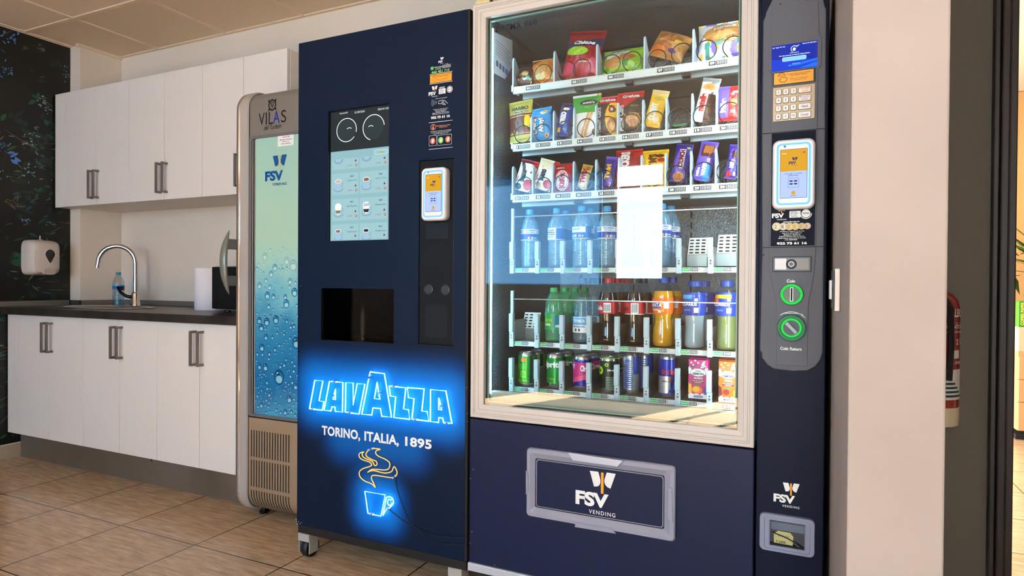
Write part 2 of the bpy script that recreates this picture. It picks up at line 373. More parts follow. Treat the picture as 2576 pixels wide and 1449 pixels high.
m=M(); m.box(4.4,4.5,YR,6.0,0,ZC,gp); struct(m.build('wall_far_side'))
# rear wall with windows (behind the viewer; lights the room and shows in the glass)
rw=mat('rear_wall_paint','#b9ab9c',0.8); yr=YR
m=M()
WIN=[(-3.60,-2.00,1.0,2.25),(WX0,WX1,1.06,2.30),(-0.42,0.62,0.25,2.42)]
xs=[XL-0.1]+[v for w in WIN for v in w[:2]]+[4.5]

for k in range(0,len(xs),2): m.box(xs[k],xs[k+1],yr-0.12,yr,0,ZC,rw)
for a,b,c,d_ in WIN: m.box(a,b,yr-0.12,yr,0,c,rw); m.box(a,b,yr-0.12,yr,d_,ZC,rw)
struct(m.build('wall_rear'))
blindm=bpy.data.materials.new('blind_fabric'); blindm.use_nodes=True; nt=blindm.node_tree; tr_=nt.nodes.new('ShaderNodeBsdfTranslucent'); tr_.inputs[0].default_value=(.17,.27,.38,1); nt.links.new(tr_.outputs[0],nt.nodes['Material Output'].inputs[0])
frm=mat('window_frame_white','#dcd8d2',0.4)
for k,(a,b,c,d_) in enumerate(WIN):
    m=M(); R=lambda e:[(a+e,c+e),(b-e,c+e),(b-e,d_-e),(a+e,d_-e)]
    m.frame(R(0),R(0.03),yr-0.08,frm,yr-0.03)
    if k==2: 
        for t in (1/3,2/3): m.box(a+(b-a)*t-0.02,a+(b-a)*t+0.02,yr-0.08,yr-0.03,c+.03,d_-.03,frm)
    elif k==1: m.box(a+.03,b-.03,yr-0.08,yr-0.03,d_-0.26,d_-0.245,frm)
    w_=m.build('window_%d'%(k+1)); struct(w_)
    m=M(); m.quad(a+.028,b-.028,c+.028,d_-.028,yr-.055,clear('window_glass','#f6faf9',1.0,0.0,1.5)); m.build('pane',w_)
    if k==0:
        m=M()
        m.box(a+.03,b-.03,yr-.02,yr-.018,c+.02,d_-.01,blindm)
        m.build('blind',w_)
# ================================================================= KITCHEN
def bar_handle(parent,x,y,z0,z1):
    m=M(); r=0.0055
    m.box(x-r,x+r,y-0.036,y-0.025,z0,z1,satin,0.002)
    for z in (z0+0.006,z1-0.006): m.box(x-r,x+r,y-0.028,y+0.001,z-0.006,z+0.006,satin,0.001)
    return m.build('handle',parent)
ub=[-4.078,-3.783,-3.486,-3.189,-2.891,-2.594,-2.301]; YU=2.31; uz0,uz1=1.477,2.165
hz=(1.5105,1.6763)
names=['white wall cupboard at the left end against the jungle mural','middle white wall cupboard above the tap and bottle','white wall cupboard at the right end, partly behind the cooler']
gapm=mat('cabinet_gap','#5c5048',0.8)
for i in range(3):
    a,b=ub[2*i],ub[2*i+2]; mid=ub[2*i+1]
    t=thing('wall_cabinet',names[i],'cabinet',((a+b)/2,YU,uz0),'white wall cupboards in a row')
    m=M(); m.box(a-(0.10 if i==0 else 0)+0.0005,b-0.0005,YU+0.021,YB-0.003,uz0,uz1,cabw,0.001); m.build('body',t)
    if i==0: m=M(); m.box(XL+0.018,a-0.0012,YU,YU+0.02,uz0,uz1,cabw,0.001); m.build('filler_panel',t)
    for l,r in ((a,mid),(mid,b)):
        m=M(); m.box(l+0.0013,r-0.0013,YU,YU+0.02,uz0,uz1,cabw,0.0015); dd=m.build('door',t)
        bar_handle(dd,(r-0.024) if r==mid else (l+0.024),YU,hz[0],hz[1])
bb=[-4.082,-3.778,-3.484,-3.182,-2.893,-2.593,-2.293]; YD=2.06; bz0,bz1=0.156,0.838
bz=(0.6383,0.8035)
names=['white base cupboard at the left end under the soap dispenser','white base cupboard under the sink in the middle of the run','white base cupboard under the microwave beside the cooler']
for i in range(3):
    a,b=bb[2*i],bb[2*i+2]; mid=bb[2*i+1]
    t=thing('base_cabinet',names[i],'cabinet',((a+b)/2,YD,0.14),'white base cupboards in a row')
    m=M(); m.box(a-(0.10 if i==0 else 0)+0.0005,b-0.0005,YD+0.021,YB-0.003,bz0,bz1,cabw,0.001); m.build('body',t)
    if i==0: m=M(); m.box(XL+0.012,a-0.0012,YD,YD+0.02,bz0,bz1,cabw,0.001); m.build('filler_panel',t)
    for l,r in ((a,mid),(mid,b)):
        m=M(); m.box(l+0.0013,r-0.0013,YD,YD+0.02,bz0,bz1,cabw,0.0015); dd=m.build('door',t)
        bar_handle(dd,(r-0.024) if r==mid else (l+0.024),YD,bz[0],bz[1])
kick=mat('grey_plinth','#6f675c',0.33,0.25); vary(kick,'#675f54','#787065',nscale=3)
m=M(); m.box(XL+0.013,-2.29,2.125,2.14,0,0.155,kick,0.001); m.box(-3.03,-3.02,2.1245,2.126,0.118,0.128,blkm)
tag(m.build('plinth'),'long grey plinth board under the white base cupboards','plinth')
wt=mat('dark_slate_worktop','#2b2826',0.3,bump=(60,0.1,0.002)); vary(wt,'#242120','#36312e',nscale=14,detail=6)
strip=mat('aluminium_upstand','#8f8880',0.4,0.6)
wz0,wz1=0.839,0.879
m=M(); m.box(XL+0.016,-2.293,2.02,YB-0.02,wz0,wz1,wt,0.004)
wko=m.build('worktop'); tag(wko,'dark slate-look worktop on the white base cupboards','worktop')
m=M(); m.prism([(0,0),(0.016,0),(0.011,0.03),(0.004,0.034),(0,0.034)],0,0.0,strip) if False else None
m.box(XL+0.003,XL+0.0155,2.0,2.392,wz1+.0003,wz1+0.032,strip,0.002); tag(m.build('worktop_upstand'),'short aluminium upstand strip along the mural at the left end of the worktop','upstand')
m=M(); m.box(-4.099,-2.293,YB-0.019,YB-0.004,wz1+.0003,wz1+0.032,strip,0.002); m.box(-4.099,-4.086,2.41,YB-0.02,wz1+.0003,wz1+0.032,strip,0.002); m.box(XL+0.003,-4.086,2.393,2.406,wz1+0.0003,wz1+0.032,wt,0.001)
tag(m.build('worktop_upstand'),'long aluminium upstand strip along the wall behind the sink and paper roll','upstand')
# inset sink
sx,sy=-3.66,2.29; m=M()
m.lathe([(0.235,0.0005),(0.238,0.004),(0.228,0.006),(0.205,0.005),(0.196,-0.002),(0.18,-0.03),(0.05,-0.034)],(sx,sy,wz1),mat('sink_steel','#cfcac2',0.25,0.9),48,cap0=False)
for v in m.bm.verts: v.co.x=sx+(v.co.x-sx)*1.48; v.co.y=sy+(v.co.y-sy)*0.80
tag(m.build('sink',origin=(sx,sy,wz1)),'round stainless steel sink set into the dark worktop','sink')
# tap
tx,ty=-3.7079,2.50; t=thing('kitchen_tap','tall chrome swan-neck tap at the back of the sink','tap',(tx,ty,wz1))
m=M(); m.lathe([(0.028,0.0),(0.028,0.012),(0.024,0.018),(0.022,0.075),(0.019,0.085),(0.012,0.09)],(tx,ty,wz1),chrome,24); m.build('base',t)
zt=1.2427; zb=wz1+0.085; R_=0.102
top=zt-R_; dirx,diry=-0.80,-0.60
pts=[(tx,ty,zb),(tx,ty,zb+0.1),(tx,ty,top)]
for k in range(1,13):
    a=PI*k/12; q=R_*(1-math.cos(a)); pts.append((tx+dirx*q,ty+diry*q,top+R_*math.sin(a)))
pts.append((tx+dirx*2*R_-0.004,ty+diry*2*R_-.003,top-0.03))
m=M(); m.tube(pts,lambda u:0.0135 if u>0.05 else 0.015,chrome,14); m.build('spout',t)
m=M(); m.tube([(tx-0.01,ty-0.012,wz1+0.055),(tx-0.035,ty-0.035,wz1+0.062),(tx-0.06,ty-0.05,wz1+0.082),(tx-0.085,ty-0.058,wz1+0.118)],lambda u:0.011-0.004*u,mat('dark_chrome','#202428',0.12,1.0),10); m.build('lever',t,label='dark lever')
# soap dispenser on the mural wall
dy,dz=(2.2169,1.1632); sdw=0.062; t=thing('soap_dispenser','white plastic wall soap dispenser hung on the jungle mural','soap dispenser',(XL+0.004,dy,dz))
sp=mat('dispenser_plastic','#cfc6c0',0.25,coat=0.3)

m=M(); rs=[]
for dx,sc,sh in ((0.0,1.0,0),(0.05,1.0,0),(0.085,0.93,0.0),(0.102,0.80,-0.002),(0.108,0.55,-0.004),(0.11,0.2,-0.004)):
    ring=[]
    for k in range(40):
        a=2*PI*k/40; ca,sa=math.cos(a),math.sin(a); e=0.32
        ring.append((XL+0.004+dx,dy+0.085*sc*math.copysign(abs(ca)**e,ca),dz+0.004+sh+0.105*sc*math.copysign(abs(sa)**(e*1.1),sa)))
    rs.append(ring)
m.rings(rs,sp,cap0=True,cap1=True); m.build('body',t,recalc=True)
m=M(); m.box(XL+0.03,XL+0.036,dy-0.003,dy+0.003,dz+0.104,dz+0.135,sp,0.001); m.box(XL+0.02,XL+0.05,dy-0.007,dy+0.007,dz+0.1,dz+0.114,sp,0.003); m.build('key',t)
m=M(); xx=XL+0.1145; tear=[]
for k in range(24):
    a=2*PI*k/24; w=math.sin(a); tear.append((dy+0.012+0.026*math.cos(a)*(1 if w>0 else (1+0.62*w)),dz+0.022+(0.03 if w>0 else 0.05)*w))
m.rings([[(xx-0.004,p[0]+(p[0]-dy-0.012)*0.25,p[1]+(p[1]-dz-.02)*.15) for p in tear],[(xx+0.003,p[0]+(p[0]-dy-0.012)*.15,p[1]+(p[1]-dz-.02)*.08) for p in tear],[(xx+0.002,p[0],p[1]) for p in tear]],sp); m.face([(xx+0.0015,p[0],p[1]) for p in tear],mat('dispenser_window','#15191a',0.12)); m.build('level_window',t,label='dark teardrop window')
m=M(); rs=[]
for dx,s_ in ((-0.03,1.0),(0.002,1.0),(0.007,0.9),(0.006,0.6)):
    rs.append([(xx-0.006+dx,dy+0.012+0.036*s_*math.copysign(abs(math.cos(2*PI*k/28))**.7,math.cos(2*PI*k/28)),dz-0.078+0.02*s_*math.copysign(abs(math.sin(2*PI*k/28))**.8,math.sin(2*PI*k/28))) for k in range(28)])
m.rings(rs,mat('dispenser_button','#b3aca8',0.3),cap1=True); m.build('push_button',t)
# paper roll and microwave
pr=mat('paper_white','#e9e4ea',0.85)
rx0,rx1,rz0,rz1=(-3.0306,-2.8834,0.8820,1.0567)
cx=(rx0+rx1)/2+0.02; rr_=(rx1-rx0)/2+0.005
m=M(); m.lathe([(0.022,0.0),(rr_-0.003,0.0),(rr_,0.004),(rr_,0.22),(rr_-0.003,0.224),(0.022,0.224)],(cx,2.40,wz1+0.0005),pr,40,cap0=False,cap1=False); m.lathe([(0.022,0.0),(0.022,0.224)],(cx,2.40,wz1+0.0005),mat('cardboard_core','#8a7658',0.8),20,cap0=False,cap1=False)
tag(m.build('paper_roll',origin=(cx,2.40,wz1)),'white paper towel roll standing left of the black microwave','paper roll')
mx0=-2.7369; mz0=wz1+0.012; mz1=1.1116
t=thing('microwave','black fronted microwave on the worktop, half hidden by the cooler','microwave',(mx0+0.22,2.42,wz1))
m=M(); m.box(mx0,mx0+0.44,2.258,2.58,mz0,mz1,mat('microwave_shell','#b8b4b0',0.35,0.5),0.006); m.build('body',t)
m=M(); m.box(mx0+0.004,mx0+0.33,2.24,2.257,mz0+0.006,mz1-0.004,mat('microwave_glass','#04080a',0.08,coat=0.5),0.004); m.build('door',t,label='black glass door')
m=M(); m.box(mx0+0.333,mx0+0.436,2.24,2.257,mz0+0.006,mz1-0.004,blk,0.003); m.build('control_panel',t)
for a in (0.05,0.39):
    m=M(); m.lathe([(0.014,0),(0.016,0.006),(0.014,0.012)],(mx0+a,2.30,wz1),blk,14); m.build('foot',t)
# ================================================================= DRINKS COOLER
fx0,fx1,YF=-2.2694,-1.7271-0.006,1.97
ft=thing('drinks_cooler','tall grey drinks cooler with a water-drop glass door','fridge',((fx0+fx1)/2,YF,0.0))
fgrey=mat('cooler_grey_plastic','#b2aeaa',0.4,0.2); fdark=mat('cooler_dark_grey','#6a6a6c',0.42,0.15); fmid=mat('cooler_canopy_grey','#807c77',0.4,0.25); flow=mat('cooler_bronze_grey','#a08a72',0.42,0.2)
fz0,fz1=0.035,1.8638
m=M(); m.box(fx0+0.006,fx1-0.006,YF+0.06,YB-0.06,0.05,fz1-0.03,fdark,0.01); m.build('cabinet',ft)
def cheek(xa,xb,name):
    m=M(); rs=[]; R2=0.085
    prof=[(YF+0.12,fz1)]; 
    for k in range(9): a=PI/2*k/8; prof.append((YF+R2-R2*math.sin(a),fz1-R2+R2*math.cos(a)))
    for k in range(9): a=PI/2*k/8; prof.append((YF+R2-R2*math.cos(a),fz0+R2-R2*math.sin(a)))
    prof.append((YF+0.12,fz0))
    w=xb-xa; sec=[(0.0,0.022),(0.10,0.008),(0.24,0.001),(0.34,0.0),(0.40,0.003),(0.46,0.0),(0.95,0.0),(1.0,0.006),(1.0,0.05)]
    prev=None
    for u,dy_ in sec:
        ring=[]
        for i,(yy,zz) in enumerate(prof):
            c=Vector((yy-(YF+0.16),zz-(fz0+fz1)/2)); 
            nx=Vector((-1,0))
            if zz>fz1-R2: nx=Vector((yy-(YF+R2),zz-(fz1-R2)))
            elif zz<fz0+R2: nx=Vector((yy-(YF+R2),zz-(fz0+R2)))
            nx=nx.normalized() if nx.length>1e-6 else Vector((-1,0))
            ring.append((xa+u*w,yy-nx.x*dy_,zz-nx.y*dy_))
        rs.append(ring)
    mats=[fdark,fdark,fdark,chrome,chrome,fgrey,fgrey,fdark]
    for i in range(len(rs)-1): m.rings(rs[i:i+2],mats[i],closed_u=False)
    return m.build(name,ft,sharp=60)
cw=-2.1862-fx0
cheek(fx0,fx0+cw,'side_trim'); cheek(fx1,fx1-cw,'side_trim')
ix0,ix1=fx0+cw,fx1-cw
dzt=1.6564; dzb=0.4581
can_pts=[]; m=M(); rs=[]
for xx in (ix0,ix1):
    ring=[(xx,YF+0.012,dzt-0.005)]
    for k in range(7): a=PI/2*k/6; ring.append((xx,YF+0.012+0.06-0.06*math.cos(a),fz1-0.075+0.06*math.sin(a)))
    ring.append((xx,YF+0.14,fz1-0.012)); rs.append(ring)
m.rings(rs,fmid,closed_u=False)
yl=YF+0.0115; blk2=mat('emblem_black','#16151c',0.4); blu=mat('emblem_blue','#1c2b9a',0.4)
lx0,lx1,lz0,lz1=(-2.1334,-1.9785,1.6990,1.7505)
W_=(lx1-lx0)
for i,(ch,mm,a,b) in enumerate((('V',blk2,0,.22),('I',blk2,.26,.30),('L',blk2,.37,.52),('A',blu,.53,.77),('S',blk2,.82,1))): m.text(ch,lx0+a*W_,lx0+b*W_,lz0,lz1,yl-0.001,mm,bold=0.0)
m.text('del Turbón',*(-2.1057,-2.0091,1.6759,1.6958),yl-0.001,blk2,bold=0.0,shear=0.35)
ex0,ex1,ez0,ez1=(-2.0812,-2.0317,1.7522,1.8037); ec,ed=(ex0+ex1)/2,(ez0+ez1)/2; er=(ez1-ez0)/2
m.ring(ec,ed,er*.66,er*.72,er*.9,er,yl-0.001,blk2,8); m.text('V',ec-er*.4,ec+er*.4,ed-er*.5,ed+er*.35,yl-0.001,blk2); m.quad(ec-er*.4,ec+er*.4,ed+er*.38,ed+er*.5,yl-.001,blk2)
for sx_ in (-1,1):
    for sz_ in (-1,1): m.quad(ec+sx_*er*.75-er*.12,ec+sx_*er*.75+er*.12,ed+sz_*er*.72-er*.2,ed+sz_*er*.72+er*.2,yl-.001,blk2)
m.build('canopy',ft,label='grey canopy with a dark crest and lettering')
# glass door with printed water drops
m=M(); R=lambda a,b,r:m.rrect(ix0+a,ix1-a,dzb+b,dzt-b,r)
m.frame(R(0.0,0.0,0.012),R(0.014,0.012,0.010),YF+0.008,fdark,YF+0.03); 
for k in range(3): m.box(ix0+0.016+k*0.006,ix0+0.019+k*0.006,YF+0.012,YF+0.03,dzb+0.014,dzt-0.014,blk if k%2 else fgrey)
dr=m.build('door',ft)
post=mat('water_drop_print','#5fb0c0',0.12,spec=0.6,coat=0.4)
nt=post.node_tree; b=nt.nodes['Principled BSDF']; tc=nt.nodes.new('ShaderNodeTexCoord'); sp_=nt.nodes.new('ShaderNodeSeparateXYZ'); mr=nt.nodes.new('ShaderNodeMapRange'); rp=nt.nodes.new('ShaderNodeValToRGB'); nz=nt.nodes.new('ShaderNodeTexNoise'); nz.inputs['Scale'].default_value=9; nz.inputs['Detail'].default_value=6
ad=nt.nodes.new('ShaderNodeMath'); ad.operation='MULTIPLY_ADD'; ad.inputs[1].default_value=0.22
nt.links.new(tc.outputs['Object'],sp_.inputs[0]); nt.links.new(sp_.outputs['Z'],mr.inputs[0]); mr.inputs[1].default_value=dzb; mr.inputs[2].default_value=dzt
nt.links.new(tc.outputs['Object'],nz.inputs['Vector']); nt.links.new(nz.outputs['Fac'],ad.inputs[0]); nt.links.new(mr.outputs[0],ad.inputs[2]); nt.links.new(ad.outputs[0],rp.inputs[0])
cr=rp.color_ramp; cr.elements[0].position=0.10; cr.elements[0].color=(*hexc('#3e9cc4'),1); cr.elements[1].position=1.08; cr.elements[1].color=(*hexc('#9fcabc'),1)
for p_,c_ in ((0.22,'#1b6fa8'),(0.42,'#2f86b4'),(0.55,'#6fb8cc'),(0.66,'#9fcfc4'),(0.76,'#a9cdb8')): e=cr.elements.new(p_); e.color=(*hexc(c_),1)
nt.links.new(rp.outputs[0],b.inputs['Base Color'])
m=M(); gx0,gx1,gz0,gz1=ix0+0.032,ix1-0.014,dzb+0.012,dzt-0.012
m.box(gx0,gx1,YF+0.014,YF+0.026,gz0,gz1,post)
dk=[mat('drop_rim_%d'%i,c,0.15,coat=.3) for i,c in enumerate(('#0d4272','#1a6392','#4590ae','#7fb3b8'))]
md=[mat('drop_body_%d'%i,c,0.15,coat=.3) for i,c in enumerate(('#2272a6','#3f92bd','#6fb0c4','#93c2c2'))]
hl=[mat('drop_light_%d'%i,c,0.15,coat=.3) for i,c in enumerate(('#8cc8da','#a5d6df','#b0d8d8','#b8dcd6'))]
random.seed(11); drops=[]
big=[(677,952,17),(708,862,13),(728,740,14),(733,850,13),(702,668,13),(671,806,10),(733,948,12),(655,745,9),(690,765,10),(652,930,9),(645,880,9),(719,910,10),(696,1005,9),(640,810,8),(662,690,8),(729,655,10),(640,720,8),(735,790,9),(715,820,9),(650,645,9),(738,1010,9)]
for X_,Z_,r_ in [(a,b_,c) for a,b_,c in big]: drops.append((gx0+(X_-632)/(743-632)*0.34,gz0+(1052-Z_)/(1052-341)*(gz1-gz0),r_*0.00165))
tries=0
while len(drops)<330 and tries<20000:
    tries+=1; z=gz0+random.random()**1.35*0.60*(gz1-gz0); x=random.uniform(gx0+.004,gx1-.01); r=random.choice((.003,.004,.005,.007,.010,.014))*(0.8+0.4*random.random())
    if x-r<gx0 or x+r>gx1-.002 or z-r<gz0: continue
    if all((x-a)**2+(z-b_)**2>(r+c)**2*1.12 for a,b_,c in drops): drops.append((x,z,r))
for i,(x,z,r) in enumerate(drops):
    h_=(z-gz0)/(gz1-gz0); k=0 if h_<.36 else 1 if h_<.46 else 2 if h_<.54 else 3; y=YF+0.0136
    n=18 if r>.008 else 10; a=1.15
    m.ell(x,z,r,r*a,y,dk[k],n); m.ell(x,z-r*.08,r*.84,r*a*.82,y-.0002,md[k],n); m.ell(x+r*.05,z-r*.32,r*.62,r*.55,y-.0004,hl[k],n)
    if r>.006: m.ell(x-r*.12,z+r*.42,r*.38,r*.22,y-.0004,dk[k],10); m.ell(x-r*.3,z+r*.62,r*.16,r*.16,y-.0006,hl[k],8)
fb=mat('logo_blue','#0e4f96',0.35); fy=mat('logo_sand','#b7b87c',0.35)
fa=-2.0979; fb_=-1.9967; zz=1.4595
fsv(m,fa,zz,(fb_-fa)/2.39,YF+0.0125,fb,fb,True,fy)
stx=(-2.0263,-1.9383,1.6010,1.6472); m.quad(*stx,YF+0.0124,white)
a,b_,c,d_=stx; m.text('Coca-Cola',a+.3*(b_-a),a+.75*(b_-a),c+.74*(d_-c),c+.9*(d_-c),YF+.0122,redp)
for k,(s_,u0,u1) in enumerate((('SERVICIO TECNICO',.12,.9),('900 10 16 15',.3,.7),('www.cocacola.es',.2,.8))): m.text(s_,a+u0*(b_-a),a+u1*(b_-a),c+(.5-.17*k)*(d_-c),c+(.62-.17*k)*(d_-c),YF+.0122,blackprint)
m.build('glass_pane',dr,label='glass printed with blue water drops')
# curved lower grille
m=M(); zt_=dzb-0.006; R3=0.09; rs=[]
prof=[(YF+0.012,zt_)]+[(YF+0.012,zt_-(zt_-fz0-R3-0.005)*k/6) for k in range(1,7)]+[(YF+0.012+R3-R3*math.cos(PI/2*k/8),fz0+0.005+R3-R3*math.sin(PI/2*k/8)) for k in range(1,9)]
m.rings([[(xx,p[0],p[1]) for p in prof] for xx in (ix0,ix1)],flow,closed_u=False)
def onprof(z):
    if z>fz0+0.005+R3: return YF+0.0112
    t=(fz0+0.005+R3-z)/R3; return YF+0.0112+R3-R3*math.sqrt(max(0,1-t*t))
gl=[(0.3991,0.2845),(0.2710,0.1563),(0.1411,fz0+0.018)]
s0=-2.1707; s1=-1.9574; nsl=15
for za,zb_ in gl:
    for k in range(nsl):
        x=s0+(s1-s0)*k/(nsl-1); n=6
        for j in range(n):
            z_a=za+(zb_-za)*j/n; z_b=za+(zb_-za)*(j+1)/n
            m.face([(x-.0028,onprof(z_a),z_a),(x+.0028,onprof(z_a),z_a),(x+.0028,onprof(z_b),z_b),(x-.0028,onprof(z_b),z_b)],blkm)
m.build('lower_grille',ft,label='bronze-grey slotted lower grille')
# bow handle on the left trim
hx=fx0+0.012; h0=0.9793; h1=1.2547; hm=(h0+h1)/2; hh=(h1-h0)/2
hg=mat('handle_grey_green','#6c706a',0.22,coat=0.4)
m=M(); rs=[]
for k in range(17):
    t=-1+2*k/16; w=0.0185*(1-abs(t)**2.6)+0.001; yy=YF-0.032-0.030*(1-t*t); dpt=0.010*(1-abs(t)**3)+0.001
    rs.append([(hx+w*math.cos(2*PI*j/14),yy+dpt*math.sin(2*PI*j/14),hm+t*hh) for j in range(14)])
m.rings(rs,hg,cap0=True,cap1=True)
for zz in (hm+hh*0.57,hm-hh*0.57): m.box(hx-0.008,hx+0.008,YF-0.05,YF+0.018,zz-hh*.16,zz+hh*.16,fdark,0.003)
m.build('handle',ft,sharp=60)
for a in (fx0+0.06,fx1-0.06):
    for yy in (YF+0.12,YB-0.12):
        m=M(); m.lathe([(0.02,0),(0.022,0.01),(0.014,0.018),(0.014,0.06)],(a,yy,0),blk,14); m.build('foot',ft)
# ================================================================= COFFEE MACHINE
PF=1.79
def panel(m,x0,x1,z0,z1,y0,y1,holes,mt,inner=None):
    """front skin with rectangular openings"""
    xs=sorted({x0,x1}|{h[0] for h in holes}|{h[1] for h in holes}); zs=sorted({z0,z1}|{h[2] for h in holes}|{h[3] for h in holes})
    for i in range(len(xs)-1):
        for j in range(len(zs)-1):
            cx,cz=(xs[i]+xs[i+1])/2,(zs[j]+zs[j+1])/2
            if any(h[0]<cx<h[1] and h[2]<cz<h[3] for h in holes): continue
            m.quad(xs[i],xs[i+1],zs[j],zs[j+1],y0,mt)
    for a,b,c,d in holes+[(x0,x1,z0,z1)]:
        mm=(inner or mt) if (a,b,c,d)!=(x0,x1,z0,z1) else mt
        m.face([(a,y0,c),(a,y1,c),(a,y1,d),(a,y0,d)],mm); m.face([(b,y0,c),(b,y1,c),(b,y1,d),(b,y0,d)],mm)
        m.face([(a,y0,c),(b,y0,c),(b,y1,c),(a,y1,c)],mm); m.face([(a,y0,d),(b,y0,d),(b,y1,d),(a,y1,d)],mm)
cx0=-1.7271; cx1=-1.0013-0.001; cz0=(0.1283+0.1388)/2; cz1=1.9190; czb=0.0997
ct=thing('coffee_machine','tall navy coffee vending machine with a glowing blue neon sign','coffee machine',((cx0+cx1)/2,PF+0.35,0))

md_=((-1.1933,-1.0576,0.8306,1.4451)); dw=((-1.6146,-1.2939,0.8263,1.0145)); sc=((-1.5848,-1.3178,1.1844,1.6532))
m=M(); m.box(cx0+0.004,cx1-0.004,PF+0.30,2.50,czb+0.01,cz1-0.004,blkm,0.003)
for a,b in ((cx0+0.004,cx0+0.012),(cx1-0.012,cx1-0.004)): m.box(a,b,PF+0.0225,PF+0.30,czb+0.01,cz1-0.004,blkm)
m.box(cx0+0.012,cx1-0.012,PF+0.0225,PF+0.30,cz1-0.012,cz1-0.004,blkm); m.box(cx0+0.012,cx1-0.012,PF+0.0225,PF+0.30,czb+0.01,czb+0.05,blkm)
m.build('cabinet',ct)
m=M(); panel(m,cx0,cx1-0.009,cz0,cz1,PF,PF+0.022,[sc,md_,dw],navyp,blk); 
chip=mat('paint_chip','#b9bcc4',0.5)
for px in ([(-1.7279,0.1422),(-1.7182,0.1431),(-1.7032,0.1435),(-1.7107,0.1378),(-1.7257,0.1336),(-1.7312,0.1499)]): m.ell(px[0],px[1],0.0028*random.uniform(.5,1.2),0.002*random.uniform(.5,1.5),PF-0.0003,chip,6)
for px in ([(-1.0026,0.6150),(-1.0009,0.5894),(-1.0076,0.6984),(-1.7120,1.0202)]): m.ell(px[0],px[1],0.0012,0.0015,PF-0.0003,chip,6)
fp=m.build('front_panel',ct)
def film_glow(mt,fields):
    # neon's blue glow painted into the film colour as artwork, fading to navy
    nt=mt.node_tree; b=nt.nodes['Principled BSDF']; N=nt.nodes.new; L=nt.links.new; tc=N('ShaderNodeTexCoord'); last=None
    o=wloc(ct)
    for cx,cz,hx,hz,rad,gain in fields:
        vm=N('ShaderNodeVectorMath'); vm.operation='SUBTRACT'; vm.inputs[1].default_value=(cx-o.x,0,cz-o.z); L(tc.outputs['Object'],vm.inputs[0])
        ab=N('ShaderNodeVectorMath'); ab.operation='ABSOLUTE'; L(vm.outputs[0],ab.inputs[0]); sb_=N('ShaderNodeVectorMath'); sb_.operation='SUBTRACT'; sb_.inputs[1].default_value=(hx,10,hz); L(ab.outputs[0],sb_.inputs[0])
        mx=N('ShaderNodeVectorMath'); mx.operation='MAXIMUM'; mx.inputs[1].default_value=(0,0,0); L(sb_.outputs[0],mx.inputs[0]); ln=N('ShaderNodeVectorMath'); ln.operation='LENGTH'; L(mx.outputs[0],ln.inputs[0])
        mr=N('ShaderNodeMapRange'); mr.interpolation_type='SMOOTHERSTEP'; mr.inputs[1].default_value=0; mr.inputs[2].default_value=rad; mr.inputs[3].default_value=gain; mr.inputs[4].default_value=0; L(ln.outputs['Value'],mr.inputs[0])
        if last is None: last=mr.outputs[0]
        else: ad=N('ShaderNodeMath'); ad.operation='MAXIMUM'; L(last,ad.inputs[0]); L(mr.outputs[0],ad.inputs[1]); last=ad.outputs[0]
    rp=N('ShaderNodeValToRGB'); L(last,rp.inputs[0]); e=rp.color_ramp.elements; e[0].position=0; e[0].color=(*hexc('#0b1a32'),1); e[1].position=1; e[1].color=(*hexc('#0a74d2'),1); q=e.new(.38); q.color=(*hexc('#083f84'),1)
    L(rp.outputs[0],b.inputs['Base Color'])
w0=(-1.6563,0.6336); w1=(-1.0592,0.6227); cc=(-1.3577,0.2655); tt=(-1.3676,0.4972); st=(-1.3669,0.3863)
film_glow(navyp,[((w0[0]+w1[0])/2,(w0[1]+w1[1])/2+.004,(w1[0]-w0[0])/2-.02,.035,.17,1.0),(cc[0],cc[1],.035,.03,.135,.95),(tt[0],tt[1],.14,.02,.15,.6),(st[0],st[1],.03,.06,.14,.42)])
m=M(); m.box(cx0,cx1-0.004,PF+0.004,PF+0.03,czb,cz0-0.003,blkm,0.004); m.build('base_rail',ct)
m=M(); m.box(cx1-0.0088,cx1,PF+0.001,PF+0.03,cz0,cz1,blkm); m.build('edge_seal',ct)
# lettering on the front
m=M(); yl=PF-0.0006
t0=(-1.6086,0.5140); t1=(-1.6084,0.4814); te=-1.1380
sw=te-t0[0]; sh_=t0[1]-t1[1]
for s_,u0,u1,lo in (('TORINO,',0,.37,.22),('ITALIA,',.41,.72,.22),('1895',.775,1.0,0)): m=M(); m.text(s_,t0[0]+sw*u0,t0[0]+sw*u1,t1[1]-sh_*lo,t0[1],yl,white,bold=0.035,space=1.05); m.build('slogan_lettering',ct)
# neon sign
NY=PF-0.010
nwhite=glow('neon_white_blue',(0.14,0.62,1.0),NEON); namber=glow('neon_amber',(1.0,0.50,0.12),1.1); ncap=mat('neon_end_glass','#b9c6e6',0.15,coat=0.5)
signs=[]
def neon(name,strokes,mt,r=0.0021):
    m=M(); ends=[]
    for s,closed in strokes:
        P=[(x,NY,z) for x,z in s]
        Q=[]
        for i,p in enumerate(P):       # double the corners so the tube keeps its width at bends
            Q.append(p)
        if closed: m.tube(Q,r,mt,n=8,closed=True)
        else:
            m.tube(Q,r,mt,n=8)
            for p in (Q[0],Q[-1]): e=M(); ends.append(e); e.lathe([(0.0016,-0.002),(0.0042,0.0),(0.0042,0.004),(0.0022,0.016)],(p[0],p[1],p[2]),ncap,10,ax='y')
    o=m.build(name,ct,sharp=70); 
    for e in ends: e.build('tube_end',o)
    return o
neon('neon_letter',[([(-1.6402,0.5716),(-1.5986,0.5720),(-1.5911,0.6037),(-1.6138,0.6047),(-1.5963,0.6782),(-1.6339,0.6781),(-1.6588,0.5714),(-1.6500,0.5715)],False)],nwhite)
